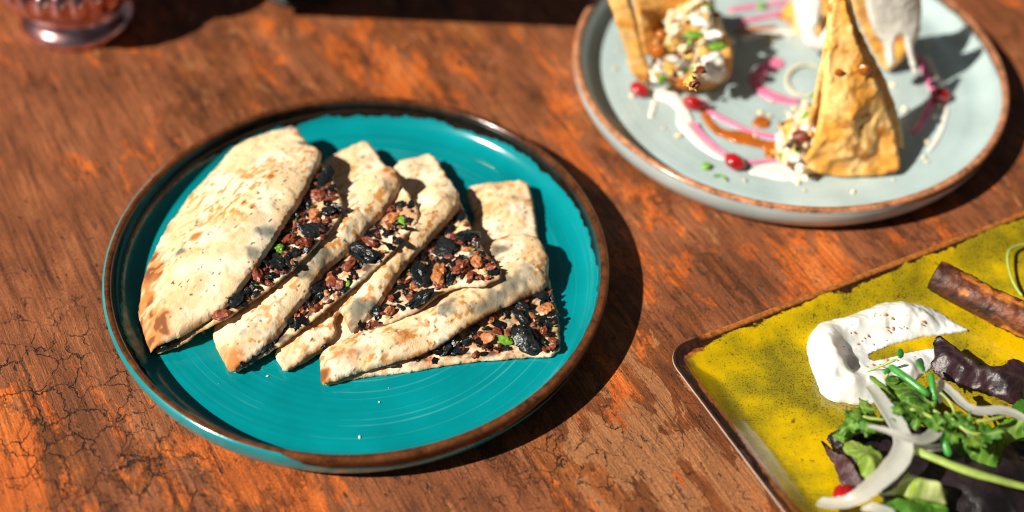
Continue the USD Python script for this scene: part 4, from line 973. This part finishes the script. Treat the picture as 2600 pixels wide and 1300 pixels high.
def filling(t, spots, n, seed, zs, size=.0036):
    """Crumbly mound: a clumped body with many crumbs, each a piece of its own."""
    rg = np.random.default_rng(seed)
    o = [(u, v, GF + .0005) for u, v in spots]
    c = [(u, v, GF + zs(u, v)) for u, v in scatter(np.array(spots) , 26, rg)]
    ms = Sheet([(u, v, GF + zs(u, v) * .55) for u, v in spots], c, t=.004, h=.0011, seed=seed, jit=.0010, scale=1.0, round_n=2, smoothing=.02,
               relief=lambda xy, d: .0032 * (fbm(n3(xy, seed) / .0062, 3, seed) - .5) * 2 + .0022 * (noise(n3(xy, seed) / .0026, seed + 2) - .5) * 2)
    q = ms.v; col = lerp((.72, .42, .09), (.82, .66, .36), sstep(fbm(q / .006, 3, seed), .42, .58))
    col = lerp(col, (.86, .82, .72), sstep(fbm(q / .007, 3, seed + 1), .56, .62))
    col = lerp(col, (.42, .16, .03), sstep(fbm(q / .008, 3, seed + 2), .60, .70))
    col = lerp(col, (.28, .36, .05), sstep(fbm(q / .006, 3, seed + 3), .68, .74))
    obj('filling_mound', (ms.v, ms.f), 'crumb', t, color=col)
    for i, (u, v) in enumerate(scatter(spots, n, rg)):
        s = size * rg.uniform(.45, 1.1); p = ms.hit(u, v, .0012)
        k = rg.choice(['cheese', 'cheese', 'egg', 'egg', 'white', 'white', 'tomato', 'herb', 'cheese', 'egg'])
        nm = {'cheese': 'cheese_crumb', 'egg': 'egg_crumb', 'white': 'white_crumb', 'tomato': 'tomato_piece', 'herb': 'herb_piece'}[k]
        if k in ('herb', 'tomato'): s *= .7
        obj(nm, lump(p, (s, s * .75, s * .6), seed * 100 + i, 2, .6, rotm(rg)), 'white_sauce' if k == 'white' else k, t, smooth=40)


# front pastry: a folded triangle standing on its base, open to the left with filling spilling out
t = thing('filled_pastry', 'tall golden triangular pastry standing at the front of the grey plate', 'pastry')
A0 = P(2120, -40, .112)
front = [A0, A0 + (.006, 0, -.004), P(2180, 110, .083), P(2228, 205, .060), P(2262, 290, .040), P(2282, 370, .024), P(2290, 440, .011), P(2220, 450, .009), P(2150, 453, .009), P(2090, 445, .009), P(2042, 441, .010), P(2030, 428, .014), P(2062, 380, .028), P(2082, 300, .046), P(2092, 200, .066), P(2100, 90, .087), P(2106, 0, .103)]
fa = Facet(front, .003, .0013, 61, .0034, .009)
obj('front_crust', (fa.v, fa.f), 'pastry', t, color=pastry_color(fa, 61))
back = [p + (.002 + .003 * (1 - (p[2] - .009) / .1), .016 * (1 - (p[2] - .009) / .103) + .003, 0) for p in map(np.array, front[:7])] + [P(2290, 440, .0085) + (-.004, .022, 0), P(2090, 380, .0085), P(2040, 370, .012), P(2070, 300, .05) + (0, .012, 0), P(2100, 120, .085) + (0, .006, 0)]
fb = Facet(back, .003, .0015, 62, .002)
obj('back_crust', (fb.v, fb.f), 'pastry', t, color=pastry_color(fb, 62))
for u, v, z, r in ((2192, 180, .069, .0046), (2130, 187, .070, .0032)):
    w = fa.v - np.array([0, 0, CH]); dz = w @ FW
    e = np.hypot(1300 + 1300 * FOC * (w @ XR) / dz - u, 650 - 1300 * FOC * (w @ YU) / dz - v) + 400 * dz
    p = fa.v[np.argmin(e)]
    obj('syrup_drop', lump(p, (r * .8, r * .45, r), int(u), 2, .15), 'caramel', t)
filling(t, [(1965, 400), (1975, 330), (2010, 290), (2060, 260), (2080, 290), (2070, 380), (2030, 430), (2000, 415)], 64, 63, lambda u, v: .003 + .018 * np.clip((u - 1960) / 90, 0, 1))
obj('herb_piece', lump(P(2075, 245, GF + .026), (.0042, .0030, .001), 5, 2, .2), 'herb', t)
obj('herb_piece', lump(P(2088, 266, GF + .024), (.0034, .0026, .001), 6, 2, .2), 'herb', t)
obj('tomato_piece', lump(P(2035, 350, GF + .018), (.0055, .005, .0045), 5, 2, .2), 'tomato', t)

# left pastry: an open shell, a thin crust flap standing on its left
t = thing('filled_pastry', 'golden pastry shell at the back left of the grey plate heaped with crumbly filling', 'pastry')
fl = Facet([P(1530, -30, .075), P(1590, -30, .078), P(1606, 20, .066), P(1618, 70, .054), P(1630, 130, .038), P(1652, 190, .020), P(1650, 212, .012), P(1620, 214, .010), P(1600, 185, .020), P(1582, 120, .038), P(1558, 50, .058)], .0045, .0013, 64, .0016)
obj('side_crust', (fl.v, fl.f), 'pastry', t, color=pastry_color(fl, 64, .5))
fk = Facet([P(1600, -40, .076), P(1780, -40, .078), P(1800, 30, .055), P(1800, 110, .028), P(1720, 150, .012), P(1640, 190, .012), P(1625, 110, .035), P(1608, 30, .058)], .0035, .0015, 65, .0016)
fk.v += (0, .012, 0)
obj('back_crust', (fk.v, fk.f), 'pastry', t, color=pastry_color(fk, 65, 1.4))
fr = Facet([P(1690, 195, .013), P(1760, 160, .020), P(1830, 70, .036), P(1850, 85, .034), P(1862, 150, .022), P(1855, 200, .012), P(1800, 230, .009), P(1730, 232, .009), P(1700, 220, .009)], .0035, .0013, 66, .0018)
obj('front_crust', (fr.v, fr.f), 'pastry', t, color=pastry_color(fr, 66, .7))
filling(t, [(1645, 200), (1655, 130), (1680, 60), (1710, -20), (1800, -20), (1840, 60), (1850, 120), (1840, 190), (1760, 215), (1700, 205)], 120, 67, lambda u, v: .008 + .040 * np.clip((215 - v) / 215, 0, 1), .0042)
for u, v, z, r in ((1805, 160, .028, .007), (1722, 165, .028, .005), (1815, 180, .022, .006), (1780, 55, .046, .005), (1665, 195, .014, .005), (1812, 90, .040, .005)):
    obj('white_crumb', lump(P(u, v, GF + z), (r, r * .8, r * .9), int(u), 2, .65, rotm(rng)), 'white_sauce', t, smooth=True)
for u, v, z in ((1762, 88, .047), (1818, 118, .038)):
    obj('herb_piece', lump(P(u, v, GF + z), (.0058, .0036, .0014), int(u), 2, .2), 'herb', t)
obj('syrup_drop', lump(P(1673, 130, GF + .040), (.005, .004, .005), 4, 2, .1), 'caramel', t)
obj('syrup_drop', lump(P(1680, 88, GF + .047), (.0036, .003, .003), 5, 2, .1), 'caramel', t)
obj('syrup_drop', lump(P(1740, 213, GF + .009), (.007, .004, .003), 7, 2, .1), 'caramel', t)

# back pastry under yogurt
t = thing('filled_pastry', 'golden pastry at the back right of the grey plate running with white yogurt', 'pastry')
f1 = Facet([P(2150, -60, .075), P(2345, -60, .075), P(2342, 20, .055), P(2340, 90, .036), P(2300, 150, .020), P(2265, 185, .010), P(2240, 180, .010), P(2200, 100, .032), P(2160, 10, .058)], .004, .0014, 68, .003)
obj('front_crust', (f1.v, f1.f), 'pastry', t, color=pastry_color(f1, 68))
f2 = Facet([P(1980, 25, .012), P(2030, -20, .03), P(2100, -20, .03), P(2130, 60, .014), P(2120, 112, .009), P(2050, 110, .009), P(2010, 70, .009)], .004, .0014, 69, .002)
obj('side_crust', (f2.v, f2.f), 'pastry', t, color=pastry_color(f2, 69))
for pts, sd in (([(2190, -30, .074), (2320, -30, .074), (2338, 20, .056), (2330, 75, .042), (2318, 110, .034), (2322, 150, .024), (2334, 190, .012), (2318, 196, .011), (2304, 150, .025), (2292, 100, .038), (2280, 85, .042), (2268, 110, .036), (2272, 150, .025), (2262, 178, .016), (2248, 160, .021), (2240, 110, .035), (2222, 90, .040), (2205, 50, .052)], 81),
               ([(2012, -20, .034), (2085, -20, .034), (2088, 35, .026), (2068, 70, .020), (2078, 90, .016), (2100, 55, .022), (2128, 50, .022), (2124, 100, .012), (2090, 124, .009), (2050, 118, .009), (2030, 85, .015), (2018, 40, .024)], 82)):
    fy = Facet([P(u, v, GF + z) + (0, -.006, .003) for u, v, z in pts], .0075, .0011, sd, .0012)
    obj('yogurt_run', (fy.v, fy.f), 'white_sauce', t)
obj('tomato_piece', lump(P(2320, 60, .052), (.004, .004, .009), 3, 2, .3), 'caramel', t)

# ------------------------------------------------------------------ rose metal votive at the back left
vc = P(200, 47, 0)
t = thing('metal_votive', 'fluted rose coloured mercury glass pot at the top left corner', 'pot', loc=(vc[0], vc[1], 0))
n = 240


def fl_lathe(prof, flute, nf=26):
    v, f = lathe(prof, n)
    a = np.arctan2(v[:, 1], v[:, 0]); k = np.repeat(flute, n)
    v[:, :2] *= (1 + k * (np.abs(np.sin(a * nf / 2)) - .6))[:, None]
    return v, f


foot = [(.001, .001), (.034, .0), (.0358, .0008), (.0366, .003), (.0360, .0055), (.0345, .0078), (.0320, .0098), (.0300, .0125), (.0290, .016), (.029, .019)]
obj('foot', fl_lathe(foot, [0] * len(foot)), 'rose_metal', t)
ctrl = np.array([(.029, .019), (.034, .0215), (.040, .026), (.0448, .032), (.0462, .038), (.0448, .0445), (.0405, .0500), (.0350, .054), (.0318, .059), (.0310, .067), (.0325, .078), (.0360, .088)])
tt = np.linspace(0, 1, 70); pb = chaikin(ctrl[::1], 0); from scipy.interpolate import PchipInterpolator
pb = np.column_stack([PchipInterpolator(np.linspace(0, 1, len(ctrl)), ctrl[:, k])(tt) for k in (0, 1)])
fl = .075 * np.exp(-((pb[:, 1] - .041) / .011) ** 2)
pb = np.vstack([pb, [(.035, .0882), (.031, .078), (.0295, .067), (.0295, .030), (.001, .024)]]); fl = np.r_[fl, np.zeros(5)]
obj('bowl', fl_lathe(pb, fl, 24), 'rose_metal', t)

# ------------------------------------------------------------------ dark foot at the top edge; board beyond the frame added for its shadow
sc = P(765, -38, 0)
t = thing('shadow_stand', 'dark round foot at the top edge carrying an unseen board added for its shadow', 'stand', loc=(sc[0], sc[1], 0))
obj('foot', lathe([(.001, 0), (.026, 0), (.028, .002), (.027, .005), (.012, .010), (.009, .03), (.009, .10), (.001, .10)], 96), 'foot_clay', t)
TX0, TX1, TY0 = -.250 - sc[0], -.04 - sc[0], .742 - sc[1]
bx = trimesh.creation.box((TX1 - TX0, .16, .014)); bx.apply_translation(((TX0 + TX1) / 2, TY0 + .08, .107))  # unseen guessed board, placed and sized by the shadow band it casts
obj('added_shadow_board', (bx.vertices, bx.faces), 'shadow_board_wood', t, smooth=False)
